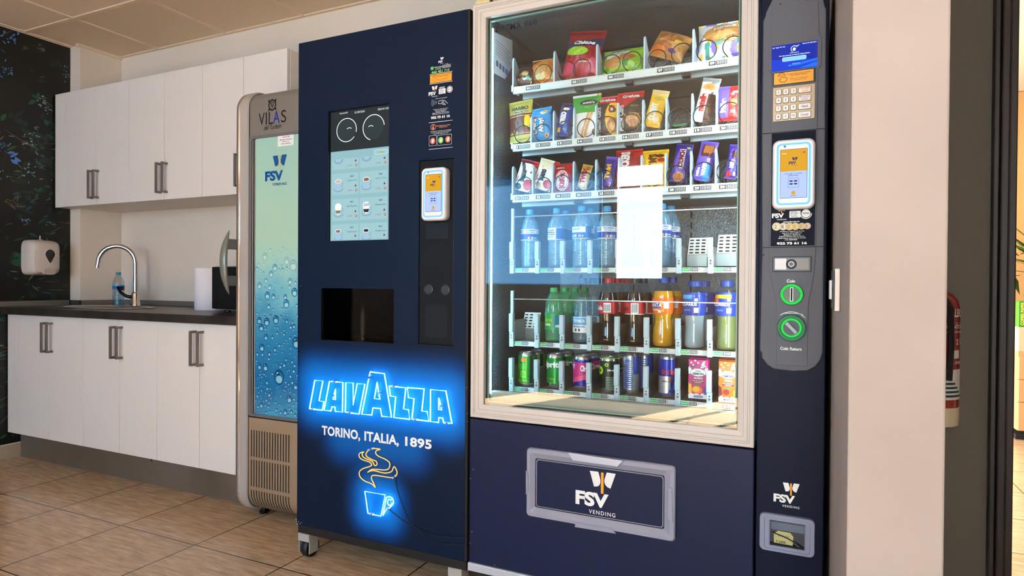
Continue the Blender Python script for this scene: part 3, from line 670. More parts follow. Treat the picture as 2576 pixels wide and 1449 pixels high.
neon('neon_letter',[([(-1.5375,0.6792),(-1.5048,0.6794),(-1.5061,0.5737),(-1.5382,0.5736),(-1.5398,0.5890),(-1.5539,0.5884),(-1.5585,0.5732),(-1.5903,0.5725),(-1.5658,0.6786),(-1.5506,0.6800)],False),([(-1.5447,0.6343),(-1.5379,0.6541),(-1.5384,0.6149),(-1.5484,0.6156),(-1.5479,0.6230)],False)],nwhite)
neon('neon_letter',[([(-1.4683,0.5743),(-1.4320,0.5741),(-1.4075,0.6808),(-1.4407,0.6805),(-1.4584,0.6043),(-1.4589,0.6813),(-1.4919,0.6796),(-1.4931,0.5749),(-1.4802,0.5746)],False)],nwhite)
neon('neon_letter',[([(-1.3881,0.7117),(-1.3847,0.7255),(-1.3243,0.7232),(-1.2933,0.5761),(-1.3346,0.5756),(-1.3400,0.6014),(-1.3724,0.6013),(-1.3767,0.5758),(-1.4203,0.5745),(-1.3916,0.6985)],False),([(-1.3491,0.6575),(-1.3545,0.6912),(-1.3664,0.6332),(-1.3428,0.6345),(-1.3464,0.6492)],False)],nwhite)
neon('neon_letter',[([(-1.2794,0.6821),(-1.2356,0.6812),(-1.2444,0.6088),(-1.2243,0.6085),(-1.2191,0.5764),(-1.2838,0.5763),(-1.2767,0.6479),(-1.2988,0.6482),(-1.3042,0.6823),(-1.2913,0.6825)],False)],nwhite)
neon('neon_letter',[([(-1.1919,0.5777),(-1.1440,0.5776),(-1.1498,0.6092),(-1.1709,0.6086),(-1.1624,0.6835),(-1.2298,0.6824),(-1.2246,0.6488),(-1.2022,0.6479),(-1.2100,0.5780),(-1.2018,0.5774)],False)],nwhite)
neon('neon_letter',[([(-1.0687,0.5785),(-1.0547,0.5785),(-1.0780,0.6834),(-1.1375,0.6834),(-1.1375,0.5769),(-1.1056,0.5774),(-1.1049,0.5931),(-1.0899,0.5932),(-1.0859,0.5787),(-1.0804,0.5779)],False),([(-1.0981,0.6371),(-1.1054,0.6581),(-1.1051,0.6188),(-1.0941,0.6199),(-1.0957,0.6265)],False)],nwhite)
def smooth(pts,n=4):
    out=[]; P=[Vector((p[0],p[1],0)) for p in pts]
    for i in range(len(P)-1):
        a,b,c,d=P[max(0,i-1)],P[i],P[i+1],P[min(len(P)-1,i+2)]
        for k in range(n):
            t=k/n; v=0.5*((2*b)+(c-a)*t+(2*a-5*b+4*c-d)*t*t+(3*b-a-3*c+d)*t**3); out.append((v.x,v.y))
    out.append(tuple(pts[-1])); return out
neon('neon_steam',[(smooth([(-1.3754,0.4586),(-1.3618,0.4612),(-1.3398,0.4609),(-1.3557,0.4550),(-1.3593,0.4445),(-1.3470,0.4361),(-1.3226,0.4302),(-1.3032,0.4217),(-1.2996,0.4103),(-1.3055,0.3977),(-1.3224,0.3915),(-1.3516,0.3896),(-1.3762,0.3863),(-1.3935,0.3739),(-1.3848,0.3791),(-1.3663,0.3836),(-1.3320,0.3812),(-1.3102,0.3832),(-1.2911,0.3917),(-1.2828,0.4085),(-1.2720,0.3982),(-1.2696,0.3867),(-1.2766,0.3769)]),False),
 (smooth([(-1.2873,0.3695),(-1.3222,0.3686),(-1.3637,0.3679),(-1.3760,0.3622),(-1.3760,0.3522),(-1.3685,0.3412),(-1.3610,0.3262),(-1.3759,0.3361),(-1.4058,0.3420),(-1.4259,0.3533),(-1.4298,0.3690),(-1.4160,0.3830),(-1.3861,0.3950),(-1.3763,0.4023),(-1.3862,0.4111),(-1.4162,0.4154),(-1.4301,0.4237),(-1.4290,0.4361),(-1.4101,0.4434),(-1.4176,0.4374),(-1.4138,0.4258),(-1.3962,0.4199),(-1.3739,0.4147),(-1.3639,0.4019),(-1.3541,0.4062),(-1.3567,0.4169),(-1.3739,0.4207),(-1.3963,0.4279),(-1.4013,0.4374),(-1.3915,0.4517)]),False)],namber,0.0018)
rc=(-1.3000,0.2837)
neon('neon_cup',[([(-1.3827,0.2306),(-1.3914,0.2312),(-1.4055,0.3056),(-1.3182,0.3066),(-1.3359,0.2302),(-1.3727,0.2302)],False),(smooth([(-1.3022,0.2625),(-1.2856,0.2799),(-1.2844,0.2920),(-1.2929,0.3015),(-1.3121,0.2986),(-1.3192,0.2707),(-1.3274,0.2346),(-1.3202,0.2467),(-1.3118,0.2590)]),False),([(rc[0]+0.0085*math.cos(a),rc[1]+0.0105*math.sin(a)) for a in [0.9+k*(2*PI-1.2)/20 for k in range(21)]],False)],nwhite,0.0017)
cord=mat('dark_cord','#0a1222',0.5)
for pts in ([(-1.2818,0.3702),(-1.2760,0.3390),(-1.2630,0.3029),(-1.2289,0.2363),(-1.2018,0.2145),(-1.1530,0.1879),(-1.0839,0.1782),(-1.0035,0.1886)],[(-1.3116,0.2571),(-1.2699,0.2371),(-1.2243,0.2182),(-1.1356,0.1999),(-1.0671,0.2025),(-1.0037,0.2124)]):
    m=M(); m.tube([(x,PF-0.0022,z) for x,z in smooth(pts)],0.0013,cord,n=6); m.build('neon_cord',ct)
# screen
ys=PF+0.010; a,b,c,d=sc
m=M(); m.box(a,b,ys+0.001,ys+0.012,c,d,blk); so_=m.build('screen',ct)
ui=glow('screen_pale_blue','#a3d3dc',SCR); uic=glow('screen_card','#b1e0e6',SCR); udk=glow('screen_dark','#20282c',0.9); uw=glow('screen_white','#e6f2f6',1.0); ub_=glow('screen_text','#1c2c3c',0.7); uor=glow('screen_orange','#b0482e',0.9); uma=glow('screen_magenta','#7c2258',0.9); ug=glow('screen_grey_blue','#86aabb',0.8); ucup=glow('screen_cup','#98b8cc',0.9); uyel=glow('screen_lime','#9a9a2a',1)
m=M(); zsp=(1.5083+1.5059)/2
L0,L1=a+0.0035,b-0.0005; m.quad(L0,L1,c+0.001,zsp,ys-0.0006,ui); m.quad(L0,L1,zsp,d-0.004,ys-0.0006,udk)
for (px,py,rx,rz) in ((872.2,327.4,26,31),(940.2,320.4,27,33)):
    X0_,Z0_={872.2:((-1.5094,1.5803)),940.2:((-1.3902,1.5785))}[px]
    rX=rx*0.00175; rZ=rz*0.00138
    m.ell(X0_,Z0_,rX*.9,rZ*.9,ys-.0009,glow('screen_lens','#283338',0.9),30)
    m.ring(X0_,Z0_,rX*.94,rZ*.94,rX*1.0,rZ*1.0,ys-.001,uw,40,-0.25 if px<900 else 0.1,4.4 if px>900 else 5.6)
    m.ring(X0_+.012*(1 if px<900 else -1),Z0_+.0,.010,.006,.013,.008,ys-.001,uw,12,0.5,2.6)
for tx_,t in (((-1.4851,-1.4745,1.6351,1.6422),'Selecc'),((-1.5409,-1.5048,1.6397,1.6454),'Selección:0.00'),((-1.4727,-1.4289,1.6355,1.6425),'ID: 2407120154'),((-1.3721,-1.3265,1.6356,1.6425),'2026-01-01 14:24')):
    if t!='Selecc': m.text(t,*tx_,ys-.001,uw,bold=0.0)
bt=((-1.3883,-1.3290,1.4822,1.4987)); m.poly(m.rrect(*bt,.007),ys-.0009,uw); i_=.0008; m.poly(m.rrect(bt[0]+i_,bt[1]-i_,bt[2]+i_,bt[3]-i_,.0065),ys-.0011,uic); m.text('Todas',bt[0]+.014,bt[1]-.014,bt[2]+.004,bt[3]-.004,ys-.0013,uyel)
rows=[(398,428),(436,491),(500,554),(563,606)]
zrow=[(1.4795,1.4410),(1.4268,1.3499),(1.3356,1.2573),(1.2444,1.1888)]
colx=[(-1.5740,-1.4552),(-1.4482,-1.3298)]
info=[[None,None],[('No.5','Cappuccino','#b08a70','latte'),('No.6','Cappuccino con Chocolate','#8a5a40','cup')],[('No.7','Latte Macchiato','#7c7a50','glass'),('No.8','Mocaccino','#2a2c2c','choc')],[('No.9','Chocolate con leche','#8a6a60','cup'),('No.12','Chocolate Intenso','#3a2a2a','cup')]]
def uicup(m,cx,cz,u,col,kind,clip=None):
    y=ys-.0012; cf=glow('screen_cof_'+col[1:],col,0.9)
    if kind=='half':
        m.ell(cx,cz,u*.5,u*.38,y,ug,20,PI,2*PI); m.ell(cx,cz,u*.32,u*.24,y-.0001,ucup,16,PI,2*PI); return
    m.ell(cx,cz-u*.34,u*.5,u*.26,y,ug,24); m.ell(cx,cz-u*.30,u*.42,u*.2,y-.0001,ucup,24)
    m.ring(cx+u*.38,cz+u*.02,u*.09,u*.1,u*.15,u*.16,y-.0002,ug,16)
    m.poly([(cx-u*.32,cz+u*.28),(cx-u*.27,cz-u*.2),(cx-u*.12,cz-u*.36),(cx+u*.12,cz-u*.36),(cx+u*.27,cz-u*.2),(cx+u*.32,cz+u*.28)],y-.0003,ucup if kind in('cup','latte') else uw)
    if kind in ('cup','latte'):
        m.ell(cx,cz+u*.28,u*.33,u*.17,y-.0004,uw,24); m.ell(cx,cz+u*.27,u*.28,u*.135,y-.0005,cf,24)
        if kind=='latte': m.ell(cx,cz+u*.27,u*.2,u*.09,y-.0006,glow('screen_cream','#d8c8bc',0.9),20); m.ell(cx,cz+u*.27,u*.1,u*.045,y-.0007,cf,16)
    else:
        m.ell(cx,cz+u*.30,u*.33,u*.26,y-.0004,uw,24); m.poly([(cx-u*.30,cz-u*.02),(cx-u*.2,cz-u*.28),(cx+u*.2,cz-u*.28),(cx+u*.30,cz-u*.02)],y-.0005,cf)
        if kind=='choc':
            for k in range(4): m.poly([(cx-u*.26+k*u*.14,cz+u*.2),(cx-u*.2+k*u*.14,cz+u*.2),(cx-u*.08+k*u*.14,cz+u*.44),(cx-u*.14+k*u*.14,cz+u*.44)],y-.0006,ub_)
for r,(zt_,zb_) in enumerate(zrow):
    for q,(xa,xb) in enumerate(colx):
        z0_=max(zb_,c+.001); m.quad(xa,xb,z0_,zt_,ys-.0009,uic); w=xb-xa; u=0.044
        cxm=xa+w*.24
        if r==0: uicup(m,cxm,zt_-.002,u,'#888888','half')
        elif r<3: uicup(m,cxm,zt_-.040,u,info[r][q][2],info[r][q][3])
        else: 
            uicup(m,cxm,zt_-.036,u*.92,info[r][q][2],info[r][q][3])
        yy=ys-.0013
        if info[r][q]:
            m.text(info[r][q][0],xa+w*.70,xa+w*.82,zt_-.015,zt_-.009,yy,ub_,bold=0.03)
            m.text(info[r][q][1],xa+w*.57,xa+w*.95,zt_-.030,zt_-.0245,yy,ub_,bold=0.0)
        zf=(zt_-.010) if r==0 else (zt_-.046 if r<3 else zt_-.042)
        m.poly([(xa+w*.86,zf-.004),(xa+w*.93,zf-.004),(xa+w*.92,zf),(xa+w*.895,zf+.005),(xa+w*.87,zf)],yy,uma)
        if r<3:
            m.ell(xa+w*.92,zf-.017,.0046,.0046,yy,uor,16); m.ell(xa+w*.92,zf-.017,.0018,.0018,yy-.0002,uw,8); m.text('0,00€',xa+w*.58,xa+w*.77,zf-.020,zf-.014,yy,uor,bold=-0.005)
m.build('display',so_,label='lit drinks menu')
# dispensing recess
a,b,c,d=dw; m=M(); rb=mat('recess_black','#07080b',0.5,spec=0.08); y2=PF+0.22
m.face([(a,PF+.022,c),(a,y2,c),(a,y2,d),(a,PF+.022,d)],rb); m.face([(b,PF+.022,c),(b,y2,c),(b,y2,d),(b,PF+.022,d)],rb); m.face([(a,PF+.022,d),(b,PF+.022,d),(b,y2,d),(a,y2,d)],rb); m.face([(a,PF+.022,c),(b,PF+.022,c),(b,y2,c),(a,y2,c)],rb); m.face([(a,y2,c),(b,y2,c),(b,y2,d),(a,y2,d)],rb)
m.box(a+(b-a)*.66,a+(b-a)*.69,y2-.06,y2-.001,c+.03,d,rb); m.box(b-.05,b-.012,y2-.12,y2-.04,d-.12,d-.06,blk,.006); m.box(b-.04,b-.02,y2-.1,y2-.06,d-.06,d,blk)
for k in range(10): m.box(a+(b-a)*.45+k*.016,a+(b-a)*.45+k*.016+.006,PF+.05,PF+.2,c+.004,c+.010,blk)
m.build('cup_recess',ct)
m=M(); pdoor=clear('smoked_clear','#7a7c82',0.35,0.03); m.quad(a,b,c,d,PF+0.012,pdoor); m.build('cup_door',ct)
# payment module
a,b,c,d=md_; m=M(); m.box(a+.001,b-.001,PF+.0015,PF+.02,c+.001,d-.001,mat('module_black','#0f1318',0.45,spec=0.15),0.002); mod=m.build('payment_module',ct)
for rect in (((-1.1647,-1.0814,1.1833,1.2345)),((-1.1673,-1.0831,0.8568,0.9616))):
    m=M(); m.poly(m.rrect(*rect,.004),PF+.0008,blkm); a_,b_,c_,d_=rect; e=.0015; m.poly(m.rrect(a_+e,b_-e,c_+e,d_-e,.003),PF+.0004,mat('module_pane','#15191e',0.35,spec=0.2)); m.build('blank_cover',mod)
for px in (((-1.1547,1.0146)),((-1.0900,1.0140))):
    m=M(); m.lathe([(0.0185,0.0015),(0.0185,-0.002),(0.0165,-0.003),(0.0155,-0.001),(0.0145,-0.0005)],(px[0],PF,px[1]),mat('module_ring','#22262c',0.3),28,ax='y',cap0=False); m.build('round_button',mod)
ring_led=glow('reader_led_blue',(0.11,0.36,1.0),1.5); ramber=glow('reader_screen_amber','#d39a14',0.9); rblue=glow('reader_screen_blue','#a9bcf4',0.95); rtext=glow('reader_text','#20286c',0.8)
RS=[]
def reader(root,x0,x1,z0,z1,yb_,depth,sr):
    w,h=x1-x0,z1-z0; yf=yb_-depth; m=M(); r=w*.17
    rs=[]
    for e,y in ((0.002,yb_),(0,yb_-.004),(0,yf+.006),(0.0018,yf+.002),(0.005,yf)): rs.append([(p[0],y,p[1]) for p in m.rrect(x0+e,x1-e,z0+e,z1-e,max(.002,r-e),8)])
    m.rings(rs,whitep,cap1=True); o=m.build('card_reader',root,sharp=50,label='white card reader with a lit blue ring')
    m=M(); A=m.rrect(x0+.010,x1-.010,z0+.010,z1-.010,r-.006,8); B=m.rrect(x0+.0148,x1-.0148,z0+.0148,z1-.0148,r-.010,8)
    m.frame(A,B,yf-.0008,ring_led); m.build('light_ring',o)
    a,b,c,d=sr; y=yf-.0008; m=M(); h_=d-c; w_=b-a
    m.box(a-.001,b+.001,yf-.0006,yf+.002,c-.001,d+.001,blk); m.quad(a,b,c+h_*.55,d,y,ramber); m.quad(a,b,c,c+h_*.55,y,rblue)
    fsv(m,a+w_*.32,c+h_*.69,w_*.115,y-.0003,rtext,rtext,True,rtext)
    m.text('Para pagar con tarjeta',a+w_*.18,a+w_*.82,c+h_*.485,c+h_*.51,y-.0003,rtext); m.text('pulse aquí',a+w_*.3,a+w_*.68,c+h_*.445,c+h_*.475,y-.0003,rtext)
    m.frame(m.rrect(a+w_*.3,a+w_*.7,c+h_*.21,c+h_*.41,.002,3),m.rrect(a+w_*.31,a+w_*.69,c+h_*.214,c+h_*.406,.002,3),y-.0003,rtext)
    for k in range(2):
        for j in range(2): m.quad(a+w_*(.35+.17*j),a+w_*(.47+.17*j),c+h_*(.27+.06*k),c+h_*(.30+.06*k),y-.0003,rtext)
    m.ell(a+w_*.5,c+h_*.10,w_*.085,w_*.085,y-.0003,ramber,18); m.text('Llamada',a+w_*.38,a+w_*.62,c+h_*.03,c+h_*.048,y-.0003,rtext)
    for k in range(3): m.ell(a+w_*(.08+.06*k),d-h_*.08,w_*.02,w_*.02,y-.0003,uw,8)
    m.quad(b-w_*.16,b-w_*.06,d-h_*.09,d-h_*.06,y-.0003,redp); m.build('screen',o)
    m=M(); m.ell(a+w_*.16,d+h_*.07,w_*.045,w_*.045,yf-.0003,blk,14); m.build('camera',o)
reader(ct,*((-1.1668,-1.0716,1.2408,1.4130)),PF+.001,0.031,((-1.1476,-1.0883,1.2698,1.3895)))
# sticker column
m=M(); y=PF-.0006; cream=mat('sticker_cream','#e8dccb',0.5); tang=mat('sticker_tangerine','#e0895a',0.5); wgreen=mat('sticker_green','#86d060',0.5); agreen=mat('badge_green','#20a85c',0.5)
F0=(-1.1203,1.7610); fsv(m,F0[0],F0[1],(-1.1035-F0[0])/2.39,y,white,white,True,white)
m.poly(m.rrect(*((-1.1504,-1.1387,1.7414,1.7529)),.003),y,agreen); m.ell(*((-1.1445,1.7473)),.0035,.0035,y-.0002,white,12); m.ell(*((-1.1445,1.7473)),.0025,.0025,y-.0003,agreen,12)
m.text('WhatsApp',*((-1.1372,-1.1065,1.7455,1.7507)),y,white); m.text('Avería',*((-1.1325,-1.1110,1.7409,1.7445)),y,white); m.text('nº máq',*((-1.0944,-1.0838,1.7530,1.7556)),y,white)
m.seg7('888888',*((-1.1057,-1.0724,1.7419,1.7523)),y,white)
m.text('666 451 710',*((-1.1464,-1.0776,1.7294,1.7382)),y,wgreen,bold=0.03)
q=((-1.1540,-1.0661,1.6949,1.7275)); m.quad(*q,y,blackprint); m.quad(q[0]+.002,q[1]-.003,q[2]+.003,q[3]-.003,y-.0002,orange); m.quad(q[0],q[1],q[3]-.0008,q[3]+.0004,y-.0002,white); m.quad(q[0],q[1],q[2]-.0004,q[2]+.0008,y-.0002,white)
tap_icon(m,q[0]+.010,q[2]+.008,(q[3]-q[2])*.62,y-.0005,blackprint)
def lines(m,q,L,y,mt):
    n=len(L); h=(q[3]-q[2])/n; w=q[1]-q[0]
    for k,(s,a,b) in enumerate(L):
        if s: m.text(s,q[0]+a*w,q[0]+b*w,q[3]-(k+.86)*h,q[3]-(k+.14)*h,y,mt,bold=0.015)
lines(m,(q[0]+.022,q[1]-.006,q[2]+.006,q[3]-.005),[('PULSAR SELECCIÓN DESEADA',0,1),('PARA VER EL PRECIO',.14,.86),('',0,0),('Click your selection',.1,.86),('to view the price',.14,.8)],y-.0004,blackprint)
F0=(-1.1575,1.6575); fsv(m,F0[0],F0[1],(-1.1289-F0[0])/2.39,y,white,white,True,tang)
q=((-1.1182,-1.0922,1.6585,1.6754)); m.quad(*q,y,white); m.text('AENOR',*((-1.1167,-1.0954,1.6765,1.6820)),y,white); lines(m,(q[0]+.003,q[1]-.003,q[2]+.001,q[3]-.001),[('GESTION',0,.6),('ISO 9001',0,.9),('ISO 14001',0,.7),('IQNet',0,.9)],y-.0003,blackprint)
q=(-1.0764,1.6699); m.ell(q[0],q[1],.0078,.0078,y,white,20); m.ring(q[0],q[1],.0095,.0095,.0110,.0110,y,white,24); m.text('IQNet',q[0]-.006,q[0]+.006,q[1]-.002,q[1]+.002,y-.0003,blackprint)
m.text('Acepta como pago rápido',*((-1.1319,-1.0860,1.6432,1.6462)),y,white)
P2=lambda L:[(p[0],y,p[1]) for p in L]
m.tube(P2([(-1.1177,1.6367),(-1.1025,1.6371),(-1.0958,1.6356),(-1.0840,1.6246)]),.0008,white,4); m.tube(P2([(-1.1177,1.6367),(-1.1194,1.6275),(-1.1041,1.6258),(-1.1008,1.6225),(-1.0915,1.6215),(-1.0957,1.6255),(-1.1025,1.6292),(-1.1084,1.6313),(-1.1025,1.6328),(-1.0983,1.6323)]),.0008,white,4)
for k,(u,v) in enumerate(((375,16),(350,28),(325,42),(303,60))):
    p=((-1.1241,1.6326)); m.ring(p[0]+.0015-k*.0036,p[1],.004+.0024*k,.005+.0038*k,.0048+.0024*k,.0062+.0038*k,y,white,10,PI*.78,PI*1.22)
lines(m,((-1.1424,-1.0781,1.5918,1.6114)),[('Ayúdanos a mejorar el servicio',.05,.95),('atencion.cliente@fsv.es',.15,.85),('Manzana F - Parcela 10',.2,.8),('Polígono Industrial Valle de Güímar',0,1),('38500 Güímar, Santa Cruz de Tenerife',0,1)],y,white)
m.text('922 73 61 16',*((-1.1477,-1.0750,1.5789,1.5877)),y,white,bold=0.05)
for z_ in (((-1.1561,-1.0644,1.5673,1.5686)),((-1.1555,-1.0637,1.4792,1.4805))): m.quad(*z_,y,white)
q=(-1.1389,1.5522); m.ring(q[0],q[1],.0088,.0088,.0102,.0102,y,tang,24); m.text('a',q[0]-.004,q[0]+.004,q[1]-.007,q[1]+.0005,y,tang); m.text('w',q[0]-.004,q[0]+.004,q[1]+.002,q[1]+.006,y,tang)
lines(m,((-1.1266,-1.0740,1.5471,1.5565)),[('INFORMACION SOBRE',0,1),('ALÉRGENOS',.2,.8)],y,tang)
lines(m,((-1.1497,-1.0686,1.5264,1.5401)),[('Los productos expuestos en esta máquina',0,1),('cumplen el reglamento UE 1169/2011',.03,.97),('consulte ingredientes',.15,.85)],y,white)
for rect in (((-1.1550,-1.1255,1.4902,1.5250)),((-1.1224,-1.0677,1.4899,1.5238))):
    a,b,c,d=rect; m.frame(m.rrect(a,b,c,d,.003,4),m.rrect(a+.0008,b-.0008,c+.0008,d-.0008,.0025,4),y,white)
for p,c_ in ((((-1.1407,1.5066)),'#e0685a'),(((-1.1094,1.5064)),'#7cc040'),(((-1.0820,1.5070)),'#e8704a')):
    mm=mat('allergen_'+c_[1:],c_,0.5); m.ell(p[0],p[1],.0096,.0105,y,mm,24); m.ell(p[0],p[1]-.001,.004,.005,y-.0003,white,12); m.ell(p[0]+.002,p[1]+.004,.003,.002,y-.0003,white,10)
m.build('sticker_column',ct,label='white and amber stickers beside the screen')
# castors
cast=mat('castor_plate','#b4b2b0',0.45,0.2); rub=mat('castor_rubber','#15181f',0.5)
def castor(root,x,y,red=False):
    m=M(); w=.026
    m.box(x-w,x+w,y-.028,y+.03,czb-.012,czb,cast,.002)
    for s in (-1,1): m.prism([(x+s*w-(.003 if s>0 else 0),czb-.01),(x+s*w+(0 if s>0 else .003),czb-.01),(x+s*w+(0 if s>0 else .003),.022),(x+s*w-(.003 if s>0 else 0),.022)],y-.026,y+.02,cast)
    m.box(x-w,x+w,y-.03,y-.026,.068,czb-.004,cast,.001); o=m.build('castor',root,label='grey swivel castor')
    m=M(); m.lathe([(.010,-.014),(.034,-.014),(.037,-.011),(.038,0),(.037,.011),(.034,.014),(.010,.014)],(x,y+.005,.038),rub,26,ax='x')
    if red: m.ring(x,y,.0,.0,.001,.001,y,rub,4) if False else m.box(x-.012,x+.012,y-.034,y-.0325,.045,.058,redp)
    m.build('wheel',o)
c1=-1.7046; c2=-1.0528
for x,y,rd in ((c1,1.83,False),(c2,1.83,True),(c1,2.42,False),(c2,2.42,False)): castor(ct,x,y,rd)
# ================================================================= SNACK AND DRINKS VENDING MACHINE
YS=1.92; vx0=-0.9933; vx1=-0.1342; ix0_=-0.9470; ix1_=-0.1770
vz1=1.9292; izt=1.8836; ozb=0.6045; izb=(0.6509+0.6453)/2
colx0=-0.1283; colx1=0.0338; vzb=0.1349; vzr=0.1077
vt=thing('vending_machine','wide navy snack and drinks vending machine with a large glass front','vending machine',((vx0+colx1)/2,PF+0.4,0))
stucco=mat('embossed_aluminium','#83898d',0.30,0.72); nt=stucco.node_tree; b=nt.nodes['Principled BSDF']; tc=nt.nodes.new('ShaderNodeTexCoord'); vo=nt.nodes.new('ShaderNodeTexNoise'); vo.inputs['Scale'].default_value=170; vo.inputs['Detail'].default_value=2; bp=nt.nodes.new('ShaderNodeBump'); bp.inputs['Strength'].default_value=0.9; bp.inputs['Distance'].default_value=0.004
nt.links.new(tc.outputs['Object'],vo.inputs['Vector']); nt.links.new(vo.outputs['Fac'],bp.inputs['Height']); nt.links.new(bp.outputs[0],b.inputs['Normal'])
YBK=2.47; lx0=-0.9461; lx1=-0.150; lzb=izb-0.02; lzt=vz1-0.03
m=M(); a,b_=vx0+.004,colx1-.004
m.box(a,lx0-.012,PF+.05,2.58,vzb,vz1-.004,navyd); m.box(lx1+.012,b_,PF+.05,2.58,vzb,vz1-.004,navyd); m.box(a,b_,PF+.05,2.58,vz1-.012,vz1-.004,navyd); m.box(a,b_,YBK+.012,2.58,vzb,vz1-.004,navyd); m.box(a,b_,PF+.05,2.58,vzb,lzb-.012,navyd)
m.build('cabinet',vt)
m=M(); g=.002
m.box(lx0-.011,lx0,PF+.045,YBK,lzb,lzt,stucco); m.box(lx1,lx1+.011,PF+.045,YBK,lzb,lzt,stucco); m.box(lx0-.011,lx1+.011,YBK,YBK+.011,lzb,lzt,stucco); m.box(lx0-.011,lx1+.011,PF+.045,YBK,lzt,lzt+.01,stucco); m.box(lx0-.011,lx1+.011,PF+.045,YBK,lzb-.011,lzb,mat('liner_floor','#55565a',0.5,0.5))
perf=mat('liner_slot','#1a1e22',0.7)
for x in (lx0+.09,lx0+.31,lx0+.53): 
    for k in range(30): m.quad(x-.003,x+.003,lzb+.1+k*.04,lzb+.125+k*.04,YBK-.0008,perf)
m.build('liner',vt,label='embossed aluminium interior lining')
sill=mat('inner_sill','#a39d90',0.45)
m=M(); zs=0.6851; m.box(lx0+.001,lx1-.001,PF+.048,PF+.075,izb-.015,zs,sill,.003); m.build('inner_sill',vt)
# aluminium door frame
m=M(); prof=[(0,.04),(0,.003),(.05,0),(.24,0),(.25,.002),(.28,.002),(.29,0),(.36,0),(.37,.002),(.40,.002),(.41,0),(.62,0),(.66,.002),(.97,.005),(1.0,.007),(1.0,.040)]
rs=[]
for t,dy in prof:
    x0,x1,z0,z1=vx0+(ix0_-vx0)*t,vx1+(ix1_-vx1)*t,ozb+(izb-ozb)*t,vz1+(izt-vz1)*t
    rs.append([(x0,PF+dy,z0),(x1,PF+dy,z0),(x1,PF+dy,z1),(x0,PF+dy,z1)])
m.rings(rs,alu,smooth=False); m.build('door_frame',vt)
m=M(); e=.004
for t,mm in ((0,blkm),(1,mat('glass_edge_green','#6f9a94',0.3))):
    x0,x1,z0,z1=ix0_+.0005+t*e,ix1_-.0005-t*e,izb+.0005+t*e,izt-.0005-t*e
    m.frame([(x0,z0),(x1,z0),(x1,z1),(x0,z1)],[(x0+e,z0+e),(x1-e,z0+e),(x1-e,z1-e),(x0+e,z1-e)],PF+.020+t*.004,mm,PF+.03)
m.build('door_gasket',vt)
glass=clear('door_glass','#f4faf8',GREFL,0.0,1.5)
m=M(); m.quad(ix0_+.001,ix1_-.001,izb+.001,izt-.001,PF+.012,glass); gp_=m.build('glass_pane',vt)
m=M(); a=(-0.9208,1.8356); 
t1=-0.8254; t2=-0.8160; t3=-0.7719; zt0=(1.8353+1.8326)/2; zt1=(1.8542+1.8520)/2
def slab(m,s,x0,x1,z0,z1,y,mt):
    n=len(s); w=(x1-x0)/n
    for k,ch in enumerate(s):
        a=x0+k*w; b=a+w*.90; m.text(ch,a,b,z0,z1,y,mt,bold=.05 if ch!='M' else .02)
        h=(z1-z0)*.14
        if ch in 'TMA':
            ft={'T':[(.28,.72)],'M':[(-.02,.36),(.64,1.02)],'A':[(-.04,.34),(.66,1.04)]}[ch]
            for u,v in ft: m.quad(a+(b-a)*u,a+(b-a)*v,z0,z0+h,y,mt)
slab(m,'TECMA',a[0],t1,zt0,zt1,PF+.0112,blackprint); slab(m,'660',t2,t3,zt0,zt1,PF+.0112,blackprint); m.build('model_lettering',gp_,label='black lettering on the glass')
# lamps inside the door
led=glow('led_strip_blue_white',(0.28,0.72,1.0),LEDS*1.6); led2=glow('led_strip_cool_white',(0.85,0.95,1.0),LEDS*.7)
for a,b_ in ((lx0+.0004,lx0+.0034),(lx1-.0165,lx1-.0005)):
    m=M(); m.box(a,b_,PF+.046,PF+(.051 if a<-.5 else .062),izb+.03,izt-.02,led if a<-.5 else led2); m.build('light_strip',vt)
# lower front
m=M(); m.box(-0.9945,-0.1331,PF+.001,PF+.03,vzb,ozb-.005,navy,.003); 
for p in ([(-0.9802,0.4362),(-0.9909,0.4056),(-0.9837,0.2347),(-0.9908,0.1956),(-0.9015,0.1423)]): m.ell(p[0],p[1],.0014,.0018,PF+.0006,chip,6)
m.build('lower_panel',vt)
m=M(); m.box(-0.9976,vx1,PF-.004,PF+.03,vzr,vzb-.001,mat('base_trim','#c3c8d2',0.4,0.2),.003); m.build('base_rail',vt)
for x in (vx0+.07,vx1-.05,-.1):
    for y in (PF+.06,2.5):
        m=M(); m.lathe([(.028,0),(.03,.012),(.012,.02),(.012,vzr-.0)],(x,y,0),blk,16); m.build('foot',vt)
m=M(); m.box(vx0+.01,colx1-.01,PF+.10,2.56,vzr-.03,vzb,blkm); m.build('underframe',vt)
# delivery hatch
h0=((-0.7870,-0.3359,0.3225,0.5332)); h1=((-0.7612,-0.3675,0.3501,0.5015))
hf=mat('hatch_frame_plastic','#8f93a6',0.38)
m=M(); rs=[]
for t,y in ((0,PF),(0.0,PF-.010),(.10,PF-.014),(.45,PF-.014),(.80,PF-.008),(1.0,PF-.004),(1.0,PF+.0005)):
    x0,x1,z0,z1=[h0[i]+(h1[i]-h0[i])*t for i in range(4)]; r=.012-.006*t
    rs.append([(p[0],y,p[1]) for p in m.rrect(x0,x1,z0,z1,r,5)])
m.rings(rs,hf); hatch=m.build('delivery_hatch',vt,sharp=25,label='light grey framed delivery hatch')
m=M(); x0,x1,z0,z1=h1; m.quad(x0,x1,z0,z1,PF-.0008,blkm); e=.0028; m.poly(m.rrect(x0+e,x1-e,z0+e,z1-e,.008),PF-.0030,hf); e=.0052; m.poly(m.rrect(x0+e,x1-e,z0+e,z1-e,.007),PF-.0036,navy)
